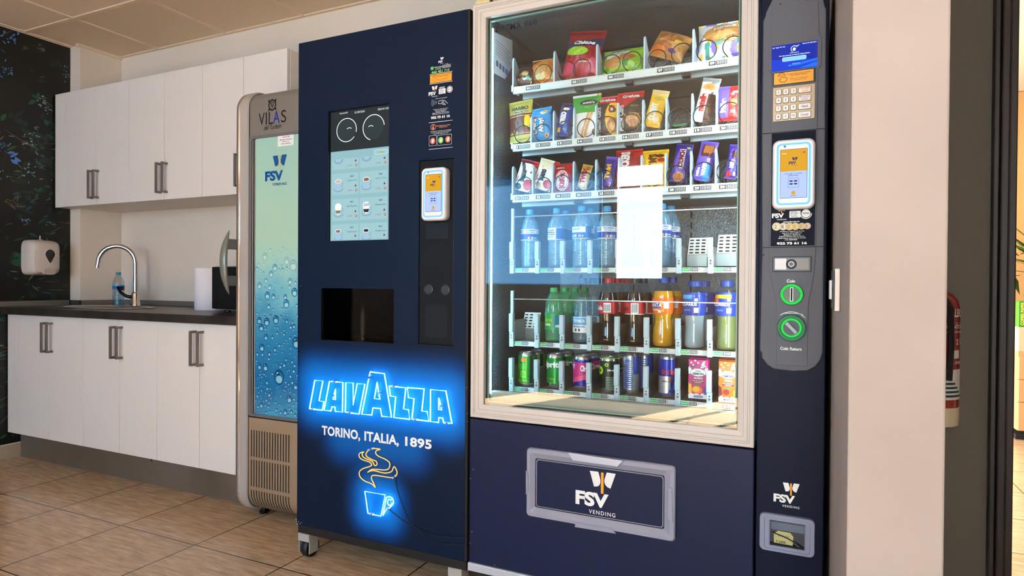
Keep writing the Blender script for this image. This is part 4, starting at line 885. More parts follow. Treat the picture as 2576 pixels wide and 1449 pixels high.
F0=(-0.6300,0.3833); u=(-0.5287-F0[0])/2.39; fsv(m,F0[0],F0[1]-.002,u,PF-.0044,white,white); m.build('flap',hatch,label='navy flap with white lettering and butterfly mark')
m=M(); P=[((-0.6489,0.5370)),((-0.4800,0.5337)),((-0.4980,0.5135)),((-0.6336,0.5144))]; m.prism(P,PF-.024,PF-.013,mat('hatch_handle','#b9c0d2',0.3,0.3),bev=.002); m.build('handle',hatch)
m=M()
for P in ([((-0.6258,0.3275)),((-0.6159,0.3303)),((-0.5172,0.3306)),((-0.5017,0.3183)),((-0.6282,0.3163))],[((-0.3546,0.4702)),((-0.3448,0.4750)),((-0.3417,0.3775)),((-0.3550,0.3864))],[((-0.7877,0.4630)),((-0.7796,0.4518)),((-0.7792,0.3965)),((-0.7871,0.3892))]): m=M(); m.prism(P,PF-.0165,PF-.013,hf,bev=.0006); m.build('frame_accent',hatch)
# control column
m=M(); m.box(colx0,colx1,PF,PF+.048,vzb,vz1,navyd,.003); m.build('control_column',vt)
y0=PF-.012
out=([(-0.1003,1.7767),(-0.1149,1.7474),(-0.1160,1.7383),(-0.1214,1.7269),(-0.1215,1.4393),(-0.1184,1.1259),(-0.1213,0.8667),(-0.1163,0.8597),(-0.1162,0.8472),(-0.1025,0.8293),(-0.0866,0.8194),(-0.0422,0.8167),(-0.0080,0.8203),(0.0092,0.8315),(0.0217,0.8491),(0.0261,0.8654),(0.0269,0.8754),(0.0269,1.1357),(0.0267,1.4252),(0.0262,1.7316),(0.0226,1.7402),(0.0197,1.7547)])
topz=1.86; out=[(out[0][0]+.006,topz)]+out+[(out[-1][0]-.004,topz)]
m=M(); m.prism(out,y0,PF+.001,greyp,bev=.003); cp=m.build('control_panel',vt)
mid=([(-0.0997,1.7737),(-0.1005,1.6671),(-0.1072,1.6599),(-0.1075,1.5962),(-0.0998,1.5869),(-0.1011,1.4369),(-0.1019,1.1173),(-0.0985,1.0656),(-0.0830,0.9987),(-0.0814,0.8308),(-0.0081,0.8313),(-0.0074,0.9900),(0.0050,1.0657),(0.0082,1.1159),(0.0086,1.4264),(0.0089,1.5843),(0.0160,1.5893),(0.0162,1.6600),(0.0107,1.6678),(0.0071,1.7542)])
m=M(); m.prism(mid,y0-.003,y0+.002,greyp,bev=.0012)
for q in (((-0.1263,0.0266,1.4306,1.4326)),((-0.1214,0.0269,1.1342,1.1362))): m.quad(*q,y0-.0033,blkm)
for p in (((-0.0807,1.7615)),((-0.0180,1.7614)),((-0.1148,1.1159))): m.ell(p[0],p[1],.0022,.0022,y0-.0034,blkm,10)
m.build('raised_spine',cp)
yk=y0-.0036
# upper display
sb=glow('display_blue','#0c38c8',0.95); sb2=glow('display_blue_deep','#0a249c',0.95); sl=glow('display_light_blue','#7cc4f4',1.0); slt=glow('display_swoosh','#1866dc',1.0)
q=((-0.1001,0.0071,1.5892,1.6553)); a,b_,c,d=q; m=M(); m.quad(a,b_,c,d,yk,sb); H_=d-c; W_=b_-a
m.poly([(a,c+H_*.46),(b_,c+H_*.30),(b_,d),(a,d)],yk-.0002,sb2); m.poly([(a+W_*.35,c+H_*.16),(b_,c+H_*.34),(b_,c+H_*.24),(a+W_*.55,c+H_*.13)],yk-.0003,slt); m.poly([(a+W_*.6,c+H_*.03),(b_,c+H_*.2),(b_,c+.001)],yk-.0003,slt)
m.poly(m.rrect(a+W_*.24,a+W_*.76,c+H_*.34,c+H_*.50,.003,3),yk-.0004,uw); m.poly(m.rrect(a+W_*.248,a+W_*.752,c+H_*.347,c+H_*.493,.0027,3),yk-.0005,sl)
m.text('Por favor ingrese el número del producto',a+W_*.17,a+W_*.84,c+H_*.535,c+H_*.59,yk-.0004,uw,bold=.03)
m.ring(a+W_*.5,c+H_*.79,H_*.105,H_*.105,H_*.125,H_*.125,yk-.0004,uw,20,.5,4.2); m.poly([(a+W_*.49,c+H_*.88),(a+W_*.58,c+H_*.88),(a+W_*.62,c+H_*.93),(a+W_*.56,c+H_*.90)],yk-.0004,uw); m.ell(a+W_*.5,c+H_*.775,H_*.055,H_*.065,yk-.0004,uw,12); m.text('VENDING',a+W_*.40,a+W_*.60,c+H_*.63,c+H_*.66,yk-.0004,uw)
m.text('Machine ID: 2405160011',a+W_*.68,a+W_*.98,c+H_*.925,c+H_*.965,yk-.0004,uw,bold=.02); m.text('4G  Telef  V4  3ºC',a+W_*.02,a+W_*.30,c+H_*.89,c+H_*.94,yk-.0004,uw,bold=.02)
m.ring(a+W_*.40,c+H_*.2,H_*.035,H_*.035,H_*.05,H_*.05,yk-.0004,sl,12,3.4,6.2); m.text('SERVICIO',a+W_*.46,a+W_*.63,c+H_*.19,c+H_*.24,yk-.0004,sl)
m.build('display_screen',vt,label='lit blue display')
q=((-0.0976,0.0045,1.5515,1.5860)); a,b_,c,d=q; m=M(); m.quad(a,b_,c,d,yk,blackprint); m.quad(a+.004,b_-.006,c+.003,d-.002,yk-.0002,orange); tap_icon(m,a+.013,c+.008,(d-c)*.72,yk-.0005,blackprint)
lines(m,(a+.034,b_-.012,c+.008,d-.005),[('PULSAR SELECCIÓN DESEADA',0,1),('PARA VER EL PRECIO',.14,.86),('',0,0),('Click your selection',.12,.88),('to view the price',.18,.82)],yk-.0004,blackprint); m.build('instruction_sticker',vt,label='amber sticker with a pointing hand')
# keypad
q=((-0.0960,0.0029,1.4595,1.5473)); a,b_,c,d=q; kp=mat('keypad_plate','#9c8a74',0.4,0.5); kk=mat('key_steel','#bcae9e',0.35,0.5); kt=mat('key_blue_ink','#3a48d8',0.4)
m=M(); m.box(a,b_,yk-.0015,yk+.002,c,d,kp,.001); key=m.build('keypad',vt)
L3=[['1','2','3','Multiple|Vend'],['4','5','6','Precio|Info'],['7','8','9','<Back'],['*','0','OK','Cancel']]
W_=b_-a; H_=d-c; cxs=[(.075,.205),(.245,.38),(.425,.565),(.61,.905)]
for r in range(4):
    for k in range(4):
        x0,x1=a+W_*cxs[k][0],a+W_*cxs[k][1]; z1=d-H_*(.075+.238*r); z0=z1-H_*.165
        m=M(); m.prism(m.rrect(x0-.0008,x1+.0008,z0-.0008,z1+.0008,.003,4),yk-.0018,yk-.0014,mat('key_shadow_line','#4a3f34',0.6)); m.prism(m.rrect(x0,x1,z0,z1,.0026,4),yk-.0042,yk-.0016,kk,bev=.0008); tt=L3[r][k].split('|'); h_=(z1-z0)
        if len(tt)==1: m.text(tt[0],x0+(x1-x0)*.2,x1-(x1-x0)*.2,z0+h_*.28,z1-h_*.28,yk-.0045,kt,bold=.02,fit='center')
        else:
            for j,s_ in enumerate(tt): m.text(s_,x0+(x1-x0)*(.12 if j==0 else .25),x1-(x1-x0)*(.12 if j==0 else .25),z0+h_*(.56-.42*j),z0+h_*(.90-.42*j),yk-.0045,redp if r==0 else kt,bold=.0)
        m.build('key',key)
# dark insert, reader, stickers
q=((-0.0977,0.0056,1.1383,1.4300)); m=M(); m.quad(*q,yk,mat('insert_navy','#080e20',0.5,spec=0.1)); y=yk-.0004
F0=(-0.0951,1.2109); fsv(m,F0[0],F0[1],(-0.0666-F0[0])/2.39,y,white,white)
q=((-0.0536,-0.0276,1.2104,1.2276)); m.quad(*q,y,white); lines(m,(q[0]+.003,q[1]-.004,q[2]+.001,q[3]-.001),[('GESTION',0,.7),('ISO 9001',0,.9),('ISO 14001',0,.7),('AENOR',0,.9)],y-.0003,blackprint)
q=(-0.0152,1.2200); m.ell(q[0],q[1],.0105,.0105,y,white,20); m.ring(q[0],q[1],.012,.012,.0138,.0138,y,white,20,PI,2*PI); m.text('IQNet',q[0]-.008,q[0]+.008,q[1]-.002,q[1]+.003,y-.0003,blackprint)
m.text('Acepta Monedas de:',*((-0.0679,-0.0297,1.1977,1.2020)),y,white,bold=.03)
for k,(px,r_,c_) in enumerate(((1953.5,.0104,'#d8c9a4'),(1970.5,.0096,'#c9bfae'),(1986,.0096,'#cfb06a'),(2001,.0093,'#d4b668'),(2017,.0085,'#cca85c'),(2031,.0080,'#d0b0a0'))):
    p=[((-0.0839,1.1889)),((-0.0678,1.1884)),((-0.0533,1.1882)),((-0.0393,1.1880)),((-0.0245,1.1881)),((-0.0117,1.1882))][k]
    mm=mat('coin_print_%d'%k,c_,0.4); m.ell(p[0],p[1],r_,r_,y-.0001*k,mm,24); m.ring(p[0],p[1],r_*.68,r_*.68,r_*.76,r_*.76,y-.0001*k-.0001,mat('coin_line','#8a7440',0.4),20); m.text(('2','1','50','20','10','5')[k],p[0]-r_*.5,p[0]+r_*.1,p[1]-r_*.45,p[1]+r_*.4,y-.0001*k-.0001,mat('coin_line','#8a7440',0.4),bold=.03)
lines(m,((-0.0794,-0.0151,1.1519,1.1776)),[('Ayúdanos a mejorar el servicio',.05,.95),('atencion.cliente@fsv.es',.14,.86),('Manzana F - Parcela 10',.2,.8),('Polígono Industrial Valle de Güímar',.04,.96),('38500 Güímar, Santa Cruz de Tenerife',0,1),('C.I.F. B38478839',.24,.7)],y,white)
m.text('922 73 61 16',*((-0.0830,-0.0121,1.1417,1.1483)),y,white,bold=.05); m.build('information_insert',vt,label='dark insert with coin pictures and phone number')
reader(vt,*((-0.0939,0.0047,1.2302,1.4060)),y0-.003,0.028,((-0.0750,-0.0137,1.2581,1.3798)))
# coin mechanism
q=((-0.0924,-0.0016,1.0722,1.1109)); a,b_,c,d=q; m=M(); m.box(a,b_,yk-.002,yk+.002,c,d,blk,.0015); w=b_-a; h=d-c
m.quad(a+w*.06,a+w*.36,c+h*.14,d-h*.12,yk-.0024,mat('lock_plate_bright','#dedede',0.5)); m.quad(a+w*.36,b_-w*.06,c+h*.14,d-h*.12,yk-.0024,mat('lock_plate','#7d7b78',0.5,0.2)); cx,cz=a+w*.49,(c+d)/2
m.lathe([(.0125,-.0005),(.0125,-.003),(.011,-.004),(.008,-.0035),(.0078,-.006),(.003,-.0062)],(cx,yk-.002,cz),mat('lock_barrel','#2a2a2c',0.3,0.6),20,ax='y',cap1=True); m.ring(cx,cz,.0055,.0055,.0066,.0066,yk-.0085,steel,16); m.build('lock',vt,label='recessed barrel lock in a silver plate')
m=M(); m.text('Coin',*((-0.0584,-0.0388,1.0442,1.0524)),yk,white,bold=.03); m.build('coin_lettering',vt); m=M(); m.text('Coin Return',*((-0.0718,-0.0218,0.8706,0.8788)),yk,white,bold=.03); m.build('coin_lettering',vt)
m=M(); p=(-0.0465,0.9270); m.ring(p[0],p[1],.0415,.0415,.0430,.0430,yk,white,20,.80,2.25); m.poly([(p[0]+.0235,p[1]+.0390),(p[0]+.0345,p[1]+.0255),(p[0]+.0235,p[1]+.0330)],yk,white); m.text('clockwise',p[0]-.016,p[0]+.014,p[1]+.0372,p[1]+.0402,yk,white,bold=.01); m.build('coin_lettering',vt)
gr=glow('coin_ring_green',(0.02,0.75,0.08),0.75); gcl=mat('green_acrylic','#0a6b3e',0.45,spec=.3); gin=mat('coin_face','#55605a',0.5,0.1)
p=(-0.0464,1.0142); m=M(); r=.0275
m.lathe([(r,.004),(r,-.004),(r*.96,-.008)],(p[0],yk,p[1]),gcl,36,ax='y',cap0=False,cap1=False); m.lathe([(r*.96,-.008),(r*.78,-.009),(r*.72,-.004)],(p[0],yk,p[1]),gr,36,ax='y',cap0=False,cap1=False); m.lathe([(r*.72,-.004),(r*.70,-.005),(.001,-.005)],(p[0],yk,p[1]),gin,30,ax='y',cap0=False,cap1=True); m.quad(p[0]-.0034,p[0]+.0034,p[1]-.0175,p[1]+.0175,yk-.0062,steel); m.quad(p[0]-.0022,p[0]+.0022,p[1]-.0165,p[1]+.0165,yk-.0066,blkm); m.build('coin_slot',vt,label='coin slot in a glowing green ring')
p=(-0.0462,0.9285); r=.0345; m=M()
m.lathe([(r,.004),(r,-.006),(r*.95,-.010),(r*.74,-.010),(r*.70,-.006)],(p[0],yk,p[1]),gcl,40,ax='y',cap0=False,cap1=False); m.lathe([(r*.71,-.0062),(r*.68,-.009),(r*.58,-.009),(r*.56,-.005)],(p[0],yk,p[1]),gr,40,ax='y',cap0=False,cap1=False); m.lathe([(r*.56,-.005),(.001,-.005)],(p[0],yk,p[1]),greyp,30,ax='y',cap0=False,cap1=True); kn=m.build('coin_return',vt,label='coin return dial with a green ring')
m=M(); ang=-.82; ca,sa=math.cos(ang),math.sin(ang)
for hw,ya,yb_ in ((.0048,yk-.013,yk-.004),): m.prism([(p[0]+ca*u-sa*v,p[1]+sa*u+ca*v) for u,v in ((-.0185,-hw),(.0185,-hw),(.0185,hw),(-.0185,hw))],ya,yb_,greyl,bev=.0015)
m.build('turn_lever',kn)
m=M(); F0=(-0.0849,0.4717); fsv(m,F0[0],F0[1],(-0.0336-F0[0])/2.39,PF-.0008,white,white); m.build('logo_lettering',vt)
# coin tray
q0=((-0.1179,0.0137,0.3439,0.4412)); q1=((-0.0922,-0.0102,0.3597,0.4237)); m=M(); rs=[]
for t,y in ((0,PF),(0,PF-.008),(.06,PF-.011),(.45,PF-.011),(.5,PF-.009),(.9,PF-.009),(1,PF-.007)):
    x0,x1,z0,z1=[q0[i]+(q1[i]-q0[i])*t for i in range(4)]; rs.append([(p_[0],y,p_[1]) for p_ in m.rrect(x0,x1,z0,z1,.012*(1-t)+.001,5)])
m.rings(rs,mat('tray_surround','#8088a0',0.4)); tr=m.build('coin_tray',vt,sharp=25,label='grey-blue coin return tray')
x0,x1,z0,z1=q1; m=M(); tb=mat('tray_inside','#141a28',0.4); yb_=PF-.0075; ye=PF-.0004
m.quad(x0,x1,z0,z1,ye,tb); m.face([(x0,yb_,z0),(x1,yb_,z0),(x1,ye,z0+.006),(x0,ye,z0+.006)],tb); m.quad(x0+.002,x1-.001,z0+(z1-z0)*.62,z1-.004,ye-.002,mat('tray_flap','#22324e',0.25,coat=.4)); m.build('tray_well',tr)
ny=PF-.0022; nA=[((-0.0827,0.3650)),((-0.0830,0.3885)),((-0.0734,0.3974)),((-0.0439,0.3964)),((-0.0363,0.3874)),((-0.0380,0.3644))]
m=M(); m.prism(nA,ny-.0006,ny,mat('note_yellow','#b5b078',0.8)); m.text('7-3458',*((-0.0780,-0.0550,0.3659,0.3726)),ny-.0008,blackprint,bold=.02); m.text('HILO',*((-0.0724,-0.0476,0.3826,0.3876)),ny-.0008,blackprint,bold=.0)
tag(m.build('paper_note',origin=(nA[0][0],ny,nA[0][1])),'crumpled yellow paper note with handwriting in the coin tray','note')
m=M(); m.tube([(x,ny-.0022,z) for x,z in ([(-0.0890,0.3920),(-0.0669,0.3866),(-0.0517,0.3820),(-0.0403,0.3769),(-0.0328,0.3741),(-0.0243,0.3705)])],.0018,blk,6); m.tube([(x,ny-.0026,z) for x,z in ([(-0.0355,0.3715),(-0.0271,0.3669),(-0.0159,0.3624)])],lambda u:.0035+.0025*math.sin(PI*u),blk,8)
tag(m.build('cord_plug',origin=(nA[3][0],ny-.002,nA[3][1])),'black cord with a small plug lying across the note','cord')
# notice on the inside wall
m=M(); xx=lx0+.0012; A=[((1.8314,1.8570)),((1.9879,1.8766)),((1.9893,1.7879)),((1.9305,1.7268)),((1.8334,1.7229))]
m.face([(xx,max(p[0],PF+.06),p[1]) for p in A],mat('notice_paper','#dfe9f2',0.6))
ya=max(A[0][0],PF+.06); yb_=A[1][0]; zt_=A[0][1]
for k in range(6): 
    m.face([(xx+.0004,ya+(yb_-ya)*.08,zt_-.02-.009*k),(xx+.0004,ya+(yb_-ya)*(.9-.1*(k%2)),zt_-.028-.009*k),(xx+.0004,ya+(yb_-ya)*(.9-.1*(k%2)),zt_-.030-.009*k),(xx+.0004,ya+(yb_-ya)*.08,zt_-.022-.009*k)],mat('notice_ink','#6b7a92',0.6))
for k in range(5):
    u=.10+.17*k; y_=ya+(yb_-ya)*u; m.face([(xx+.0004,y_,zt_-.085-.012*u),(xx+.0004,y_+(yb_-ya)*.11,zt_-.087-.012*u),(xx+.0004,y_+(yb_-ya)*.11,zt_-.106-.012*u),(xx+.0004,y_,zt_-.104-.012*u)],mat('notice_picture','#41619a',0.6))
m.build('notice_sheet',vt,label='white notice sheet on the inside wall')
# ----------------------------------------------------------------- shelves
tray=mat('shelf_white','#d5dfe0',0.4); trayd=mat('shelf_steel','#8d9698',0.35,0.6); divm=mat('divider_plastic','#b9d4e6',0.35); wire=mat('spiral_black','#17181a',0.35); tagb=mat('price_tag_black','#20262c',0.4); tagw=mat('price_tag_white','#f2f6f8',0.45); guide=mat('guide_plastic','#a9bfcb',0.35)
sx0,sx1=-0.9067,-.158
def xs_(L): return L
rowz=[(1.6901+1.6944)/2,(1.4976+1.5048)/2,(1.3316+1.3315)/2]
rowb=[(1.6662+1.6700)/2,(1.4751+1.4792)/2,(1.3077+1.3065)/2]
labs=[[('01',-0.8362),('03',-0.6762),('05',-0.5567),('07',-0.4024),('09',-0.2525)],
[('11',-0.8706),('12',-0.7993),('13',-0.7245),('14',-0.6560),('15',-0.5818),('16',-0.5086),('17',-0.4352),('18',-0.3642),('19',-0.2931),('20',-0.2200)],
[('21',-0.8736),('22',-0.7979),('23',-0.7286),('24',-0.6586),('25',-0.5842),('26',-0.5120),('27',-0.4397),('28',-0.3661),('29',-0.2927),('30',-0.2206)]]
divs=[[(-0.9118,1.7937),(-0.7644,1.7947),(-0.6201,1.7949),(-0.4690,1.7957),(-0.3239,1.7946)],
[(-0.8444,1.5917),(-0.7649,1.6013),(-0.6954,1.6038),(-0.6218,1.6031),(-0.5511,1.6024),(-0.4721,1.6029),(-0.4011,1.6018),(-0.3256,1.6045),(-0.2558,1.6121)],
[(-0.9107,1.4301),(-0.8381,1.4301),(-0.7676,1.4301),(-0.6952,1.4311),(-0.6203,1.4317),(-0.5464,1.4321),(-0.4755,1.4339),(-0.4020,1.4351),(-0.3274,1.4349),(-0.2564,1.4348)]]
sprs=[[(-0.8695,.029),(-0.8039,.030),(-0.7210,.029),(-0.6699,.029),(-0.5735,.029),(-0.5081,.029),(-0.4301,.026),(-0.3570,.030),(-0.2863,.029),(-0.2113,.029)],
[(-0.8753,.029),(-0.8039,.028),(-0.7249,.029),(-0.6544,.029),(-0.5860,.029),(-0.5096,.029),(-0.4368,.029),(-0.3635,.031),(-0.2924,.030),(-0.2193,.030)],
[(-0.8674,.028),(-0.7983,.025),(-0.7345,.027),(-0.6589,.029),(-0.5935,.030),(-0.5112,.029),(-0.4389,.029),(-0.3689,.029),(-0.2920,.031),(-0.2232,.031)]]
def spiral(parent,x,z0,r,turns=4,pitch=0.07):
    pts=[]; n=26
    for t in range(turns):
        for k in range(n):
            f=k/n; a=-PI/2+2*PI*f; s_=max(0,(f-.86)/.14); pts.append((x+r*math.cos(a),YS+.006+pitch*(t+s_*s_*(3-2*s_)),z0+r+.003+r*math.sin(a)))
    m=M(); m.tube(pts,.0016,wire,n=5); return m.build('spiral',parent)
def divider(parent,x,z0,zt):
    h=zt-z0; m=M(); w=.0024; pts=[(YS+.004,z0-.002)]
    pts+=[(YS+.004,zt-.012),(YS+.006,zt-.004),(YS+.012,zt)]+[(YS+.02,zt-.004),(YS+.075,z0+h*.45),(YS+.12,z0+h*.40),(YS+.48,z0+h*.40),(YS+.48,z0-.002)]
    b=bmesh.new(); vs=[b.verts.new((x-w,p[0],p[1])) for p in pts]; f=b.faces.new(vs); r=bmesh.ops.extrude_face_region(b,geom=[f])
    for v in r['geom']:
        if isinstance(v,bmesh.types.BMVert): v.co.x=x+w
    bmesh.ops.recalc_face_normals(b,faces=b.faces); m.add(b,divm); return m.build('divider',parent)
SH=[]
for r in range(3):
    z1,z0=rowz[r],rowb[r]; m=M()
    m.box(sx0,sx1,YS+.004,2.43,z1-.004,z1-.001,trayd); m.box(sx0,sx1,2.42,2.43,z1,z1+.06,trayd)
    m.prism([(sx0,z0),(sx1,z0),(sx1,z1),(sx0,z1)],YS,YS+.004,tray); m.box(sx0,sx1,YS-.006,YS+.004,z0-.0005,z0+.0045,tray,.001)
    k=sx0
    for j in range(90):
        xx_=sx0+.005+j*(sx1-sx0-.01)/89; m.quad(xx_-.0012,xx_+.0012,z1-.0030,z1-.0012,YS-.0004,trayd)
    m.box(sx0-.008,sx0,YS-.004,YS+.05,z0+.008,z1+.006,tray,.003); m.box(sx0+.02,sx1-.02,YS+.03,YS+.05,z0-.012,z1-.004,trayd)
    for u in (.30,.52,.75): m.box(sx0+(sx1-sx0)*u-.012,sx0+(sx1-sx0)*u+.012,YS+.006,YS+.03,z0-.012,z0-.002,blk)
    sh=m.build('shelf',vt); SH.append(sh)
    for x,zt in divs[r]: divider(sh,x,z1,zt)
    for x,rr_ in sprs[r]: spiral(sh,x,z1,rr_)
    zc=(z0+z1)/2+.001; hh_=.0062
    for s,x in labs[r]:
        m=M(); w=.0255; m.quad(x-w,x-w+.0195,zc-hh_,zc+hh_,YS-.0007,tagb); m.text(s,x-w+.003,x-w+.0165,zc-hh_*.66,zc+hh_*.66,YS-.001,tagw,bold=.05)
        m.quad(x-w+.021,x+w,zc-hh_,zc+hh_,YS-.0007,tagb); m.seg7('8888',x-w+.0225,x+w-.001,zc-hh_*.72,zc+hh_*.72,YS-.001,tagw); m.build('price_label',sh)
dz=[(1.0896+1.0864)/2,(0.8420+0.8462)/2,(0.6900+0.6926)/2]
gx=[-0.9042,-0.8126,-0.7249,-0.6331,-0.5429,-0.4518,-0.3574,-0.2667]
gt=[1.1748,0.9363,0.7874]
numb=[['31','32','33','34','35','36','37','38'],['41','42','43','44','45','46','47','48'],['51','52','53','54','55','56','57','58']]
lxs=[-0.8946,-0.8046,-0.7138,-0.6216,-0.5324,-0.4398,-0.3497,-0.2559]
def pusher(parent,x0,x1,z0,z1):
    m=M(); y=YS+.10; zm=z0+(z1-z0)*.40
    m.box(x0,x1,y,y+.003,z0,zm,trayd,.001); m.face([(x0+.002,y-.002,zm),(x1,y-.002,zm),(x1+.002,y+.02,z1),(x0+.005,y+.02,z1)],mat('pusher_white','#e4ebec',0.4)); m.box(x0,x1,y,y+.3,z0-.001,z0+.001,trayd)
    for r in range(5):
        for k in range(3):
            u=(.18+.29*k); v=(r+.6)/5.4; cx=x0+(x1-x0)*(u+.03); cz=zm+(z1-zm)*v; yy=y-.0028+.022*v
            m.poly(m.rrect(cx-.0062,cx+.0062,cz-.0023,cz+.0023,.0022,4),yy-.0004,blkm)
    return m.build('pusher_plate',parent)
for r in range(3):
    z1=dz[r]; m=M(); hs=.0125
    m.box(sx0,sx1,YS+.004,2.43,z1-.004,z1-.001,trayd); m.prism([(sx0,z1-hs),(sx1,z1-hs),(sx1,z1),(sx0,z1)],YS,YS+.004,tray); m.box(sx0,sx1,YS-.003,YS+.003,z1-hs-.003,z1-hs,tray,.001)
    m.box(sx0-.008,sx0,YS-.004,YS+.05,z1-.004,z1+.016,tray,.003); m.box(sx0,sx0+.003,YS+.02,2.42,z1,z1+.07,trayd); m.box(sx0,sx1,2.42,2.43,z1,z1+.08,trayd)
    sh=m.build('shelf',vt); SH.append(sh)
    for k,x in enumerate(gx):
        h=gt[r]-dz[r]; m=M()
        m.box(x-.0075,x+.0075,YS-.012,YS+.002,z1-hs-.006,z1+h*.33,guide,.0015); m.box(x-.0085,x+.0055,YS-.014,YS+.006,z1+h*.33,z1+h,guide,.0015); m.box(x-.002,x+.002,YS+.006,2.40,z1,z1+h*.72,trayd)
        m.lathe([(.0036,0),(.0036,-.0015)],(x+.001,YS-.012,z1+h*.13),satin,10,ax='y',cap1=True); m.quad(x-.001,x+.003,z1+h*.2,z1+h*.24,YS-.0124,blkm); m.build('guide_post',sh)
        a=lxs[k]; zc=z1-hs*.5; m=M(); m.quad(a,a+.0235,zc-.0052,zc+.0052,YS-.0034,greenp); m.text('Slot No.'+numb[r][k],a+.002,a+.0215,zc-.003,zc+.003,YS-.0037,mat('slot_text','#bff0c8',0.5),bold=.02)
        m.quad(a+.0255,a+.0475,zc-.0054,zc+.0054,YS-.0034,tagb); m.seg7('8888',a+.0270,a+.0465,zc-.0038,zc+.0038,YS-.0037,tagw); m.ell(a+.051,zc,.0012,.0012,YS-.0034,blkm,8); m.build('slot_label',sh)
    if r<2:
        zr=[(1.2598+1.2566)/2,(0.9844+0.9843)/2][r]
        m=M(); m.tube([(sx0+.004,YS-.004,zr),(sx1,YS-.004,zr)],.0018,mat('rail_bright','#e6eef2',0.2,0.6),6); m.build('retaining_rail',sh)
        m=M(); m.box(sx0-.004,sx0+.006,YS-.006,YS+.004,z1,zr+.028,guide,.0015); m.prism([(sx0-.0025,zr+.004),(sx0+.0045,zr+.004),(sx0+.0045,zr+.024),(sx0-.0025,zr+.024)],YS-.0066,YS-.006,trayd); m.build('rail_bracket',sh)
pusher(SH[3],*((-0.3531,-0.2914,1.0942,1.1832))); pusher(SH[3],*((-0.2658,-0.1997,1.0950,1.1906))); pusher(SH[4],*((-0.9172,-0.8542,0.8445,0.9351)))
# rubbish on the top corner of the machine
m=M(); a=(-0.9887,1.9318); e=(-0.9356,1.9335); rs=[]
for y,zz in ((PF+.01,.002),(PF+.008,.006),(PF+.012,.016),(PF+.09,.018)): rs.append([(a[0]+.001,y,vz1-.002+zz),(a[0]+.006,y-.002,vz1-.001+zz+.002),(e[0]-.006,y,vz1+zz+.002),(e[0],y+.001,vz1+zz)])
m.rings(rs,mat('folded_card','#d8c898',0.7),closed_u=False); tag(m.build('folded_card',origin=(a[0],PF+.02,vz1)),'folded cream card lying on the top left corner of the vending machine','card')
# switch box on the partition, extinguisher, office things
swx=px0; m=M(); sy0=1.30; sy1=1.385; szc=1.0303; sh_=.039
t=thing('wall_switch','white rocker switch on the partition side beside the vending machine','switch',(swx,1.34,szc))
m.box(swx-.0095,swx-.0005,sy0,sy1,szc-sh_,szc+sh_,mat('switch_cream','#e2d8d0',0.35),.002); m.build('plate',t)
m=M(); m.box(swx-.0130,swx-.0098,sy0+.004,sy1-.004,szc-sh_+.003,szc+sh_-.003,mat('switch_shade','#1b2421',0.4),.001); m.build('shaded_face',t)  # dark tone puts the shade on the switch face into its colour
m=M(); m.box(swx-.0175,swx-.0132,sy0+.012,sy1-.012,szc-.018,szc+.018,mat('switch_rocker','#d8d0d4',0.3),.0015); m.build('rocker',t)
ey=2.46; er=.078; exr=0.4321; ex=exr-er; ez0=0.5904; ez1=1.0272
t=thing('fire_extinguisher','red fire extinguisher on the grey corridor wall, half hidden by the partition','fire extinguisher',(ex,ey,ez0)); H_=ez1-ez0
red=mat('extinguisher_red','#7c0f12',0.25,coat=.4); m=M(); m.lathe([(.03,.055),(er*.96,.058),(er,.066),(er,H_-.06),(er*.94,H_-.035),(er*.75,H_-.014),(er*.4,H_-.002),(.022,H_),(.022,H_+.02)],(ex,ey,ez0),red,36); m.build('cylinder',t)
m=M(); m.lathe([(er*.9,0),(er*1.0,.003),(er*1.0,.056),(er*.97,.062)],(ex,ey,ez0),mat('extinguisher_foot','#b8a88c',0.5),36); m.build('foot_ring',t,label='cream plastic foot ring')
m=M()
def ecyl(a0,a1,z0,z1,mt,o=.0006):
    n=max(2,int((a1-a0)/.15)); ex_=[(ex+(er+o)*math.sin(a0+(a1-a0)*k/n),ey-(er+o)*math.cos(a0+(a1-a0)*k/n)) for k in range(n+1)]
    for k in range(n): m.face([(ex_[k][0],ex_[k][1],ez0+z0),(ex_[k+1][0],ex_[k+1][1],ez0+z0),(ex_[k+1][0],ex_[k+1][1],ez0+z1),(ex_[k][0],ex_[k][1],ez0+z1)],mt)
def etext(s,a0,a1,z0,z1,mt,o=.0012): m.textf(s,lambda a,b:(ex+(er+o)*math.sin(a0+(a1-a0)*a),ey-(er+o)*math.cos(a0+(a1-a0)*a),ez0+z0+(z1-z0)*b),mt,bold=.02)
ew=mat('extinguisher_label','#b9b4ae',0.5); eg=mat('extinguisher_label_green','#1c3b35',0.5)
ecyl(-.9,1.45,H_*.20,H_*.42,ew); etext('ALBO',.55,1.3,H_*.80,H_*.86,ew); ecyl(-.6,1.4,H_*.755,H_*.757,ew); etext('EXTINTOR',.2,1.35,H_*.715,H_*.745,ew); etext('6 KG POLVO ABC',.2,1.35,H_*.685,H_*.70,ew); etext('1 2 3',.7,1.2,H_*.60,H_*.64,ew); ecyl(.65,1.1,H_*.50,H_*.56,ew); etext('21A 233B C',.5,1.3,H_*.46,H_*.48,ew)
for k in range(4): ecyl(-.5,1.3-.15*k,H_*(.22+.03*k),H_*(.236+.03*k),eg,.0009)
m.build('label_wrap',t)
m=M(); m.tube([(ex+.01,ey-er*.7,ez0+H_+.01),(ex+.035,ey-er-.03,ez0+H_-.06),(ex+.04,ey-er-.016,ez0+H_*.6),(ex+.036,ey-er-.012,ez0+H_*.35)],.009,blk,8); m.build('hose',t)
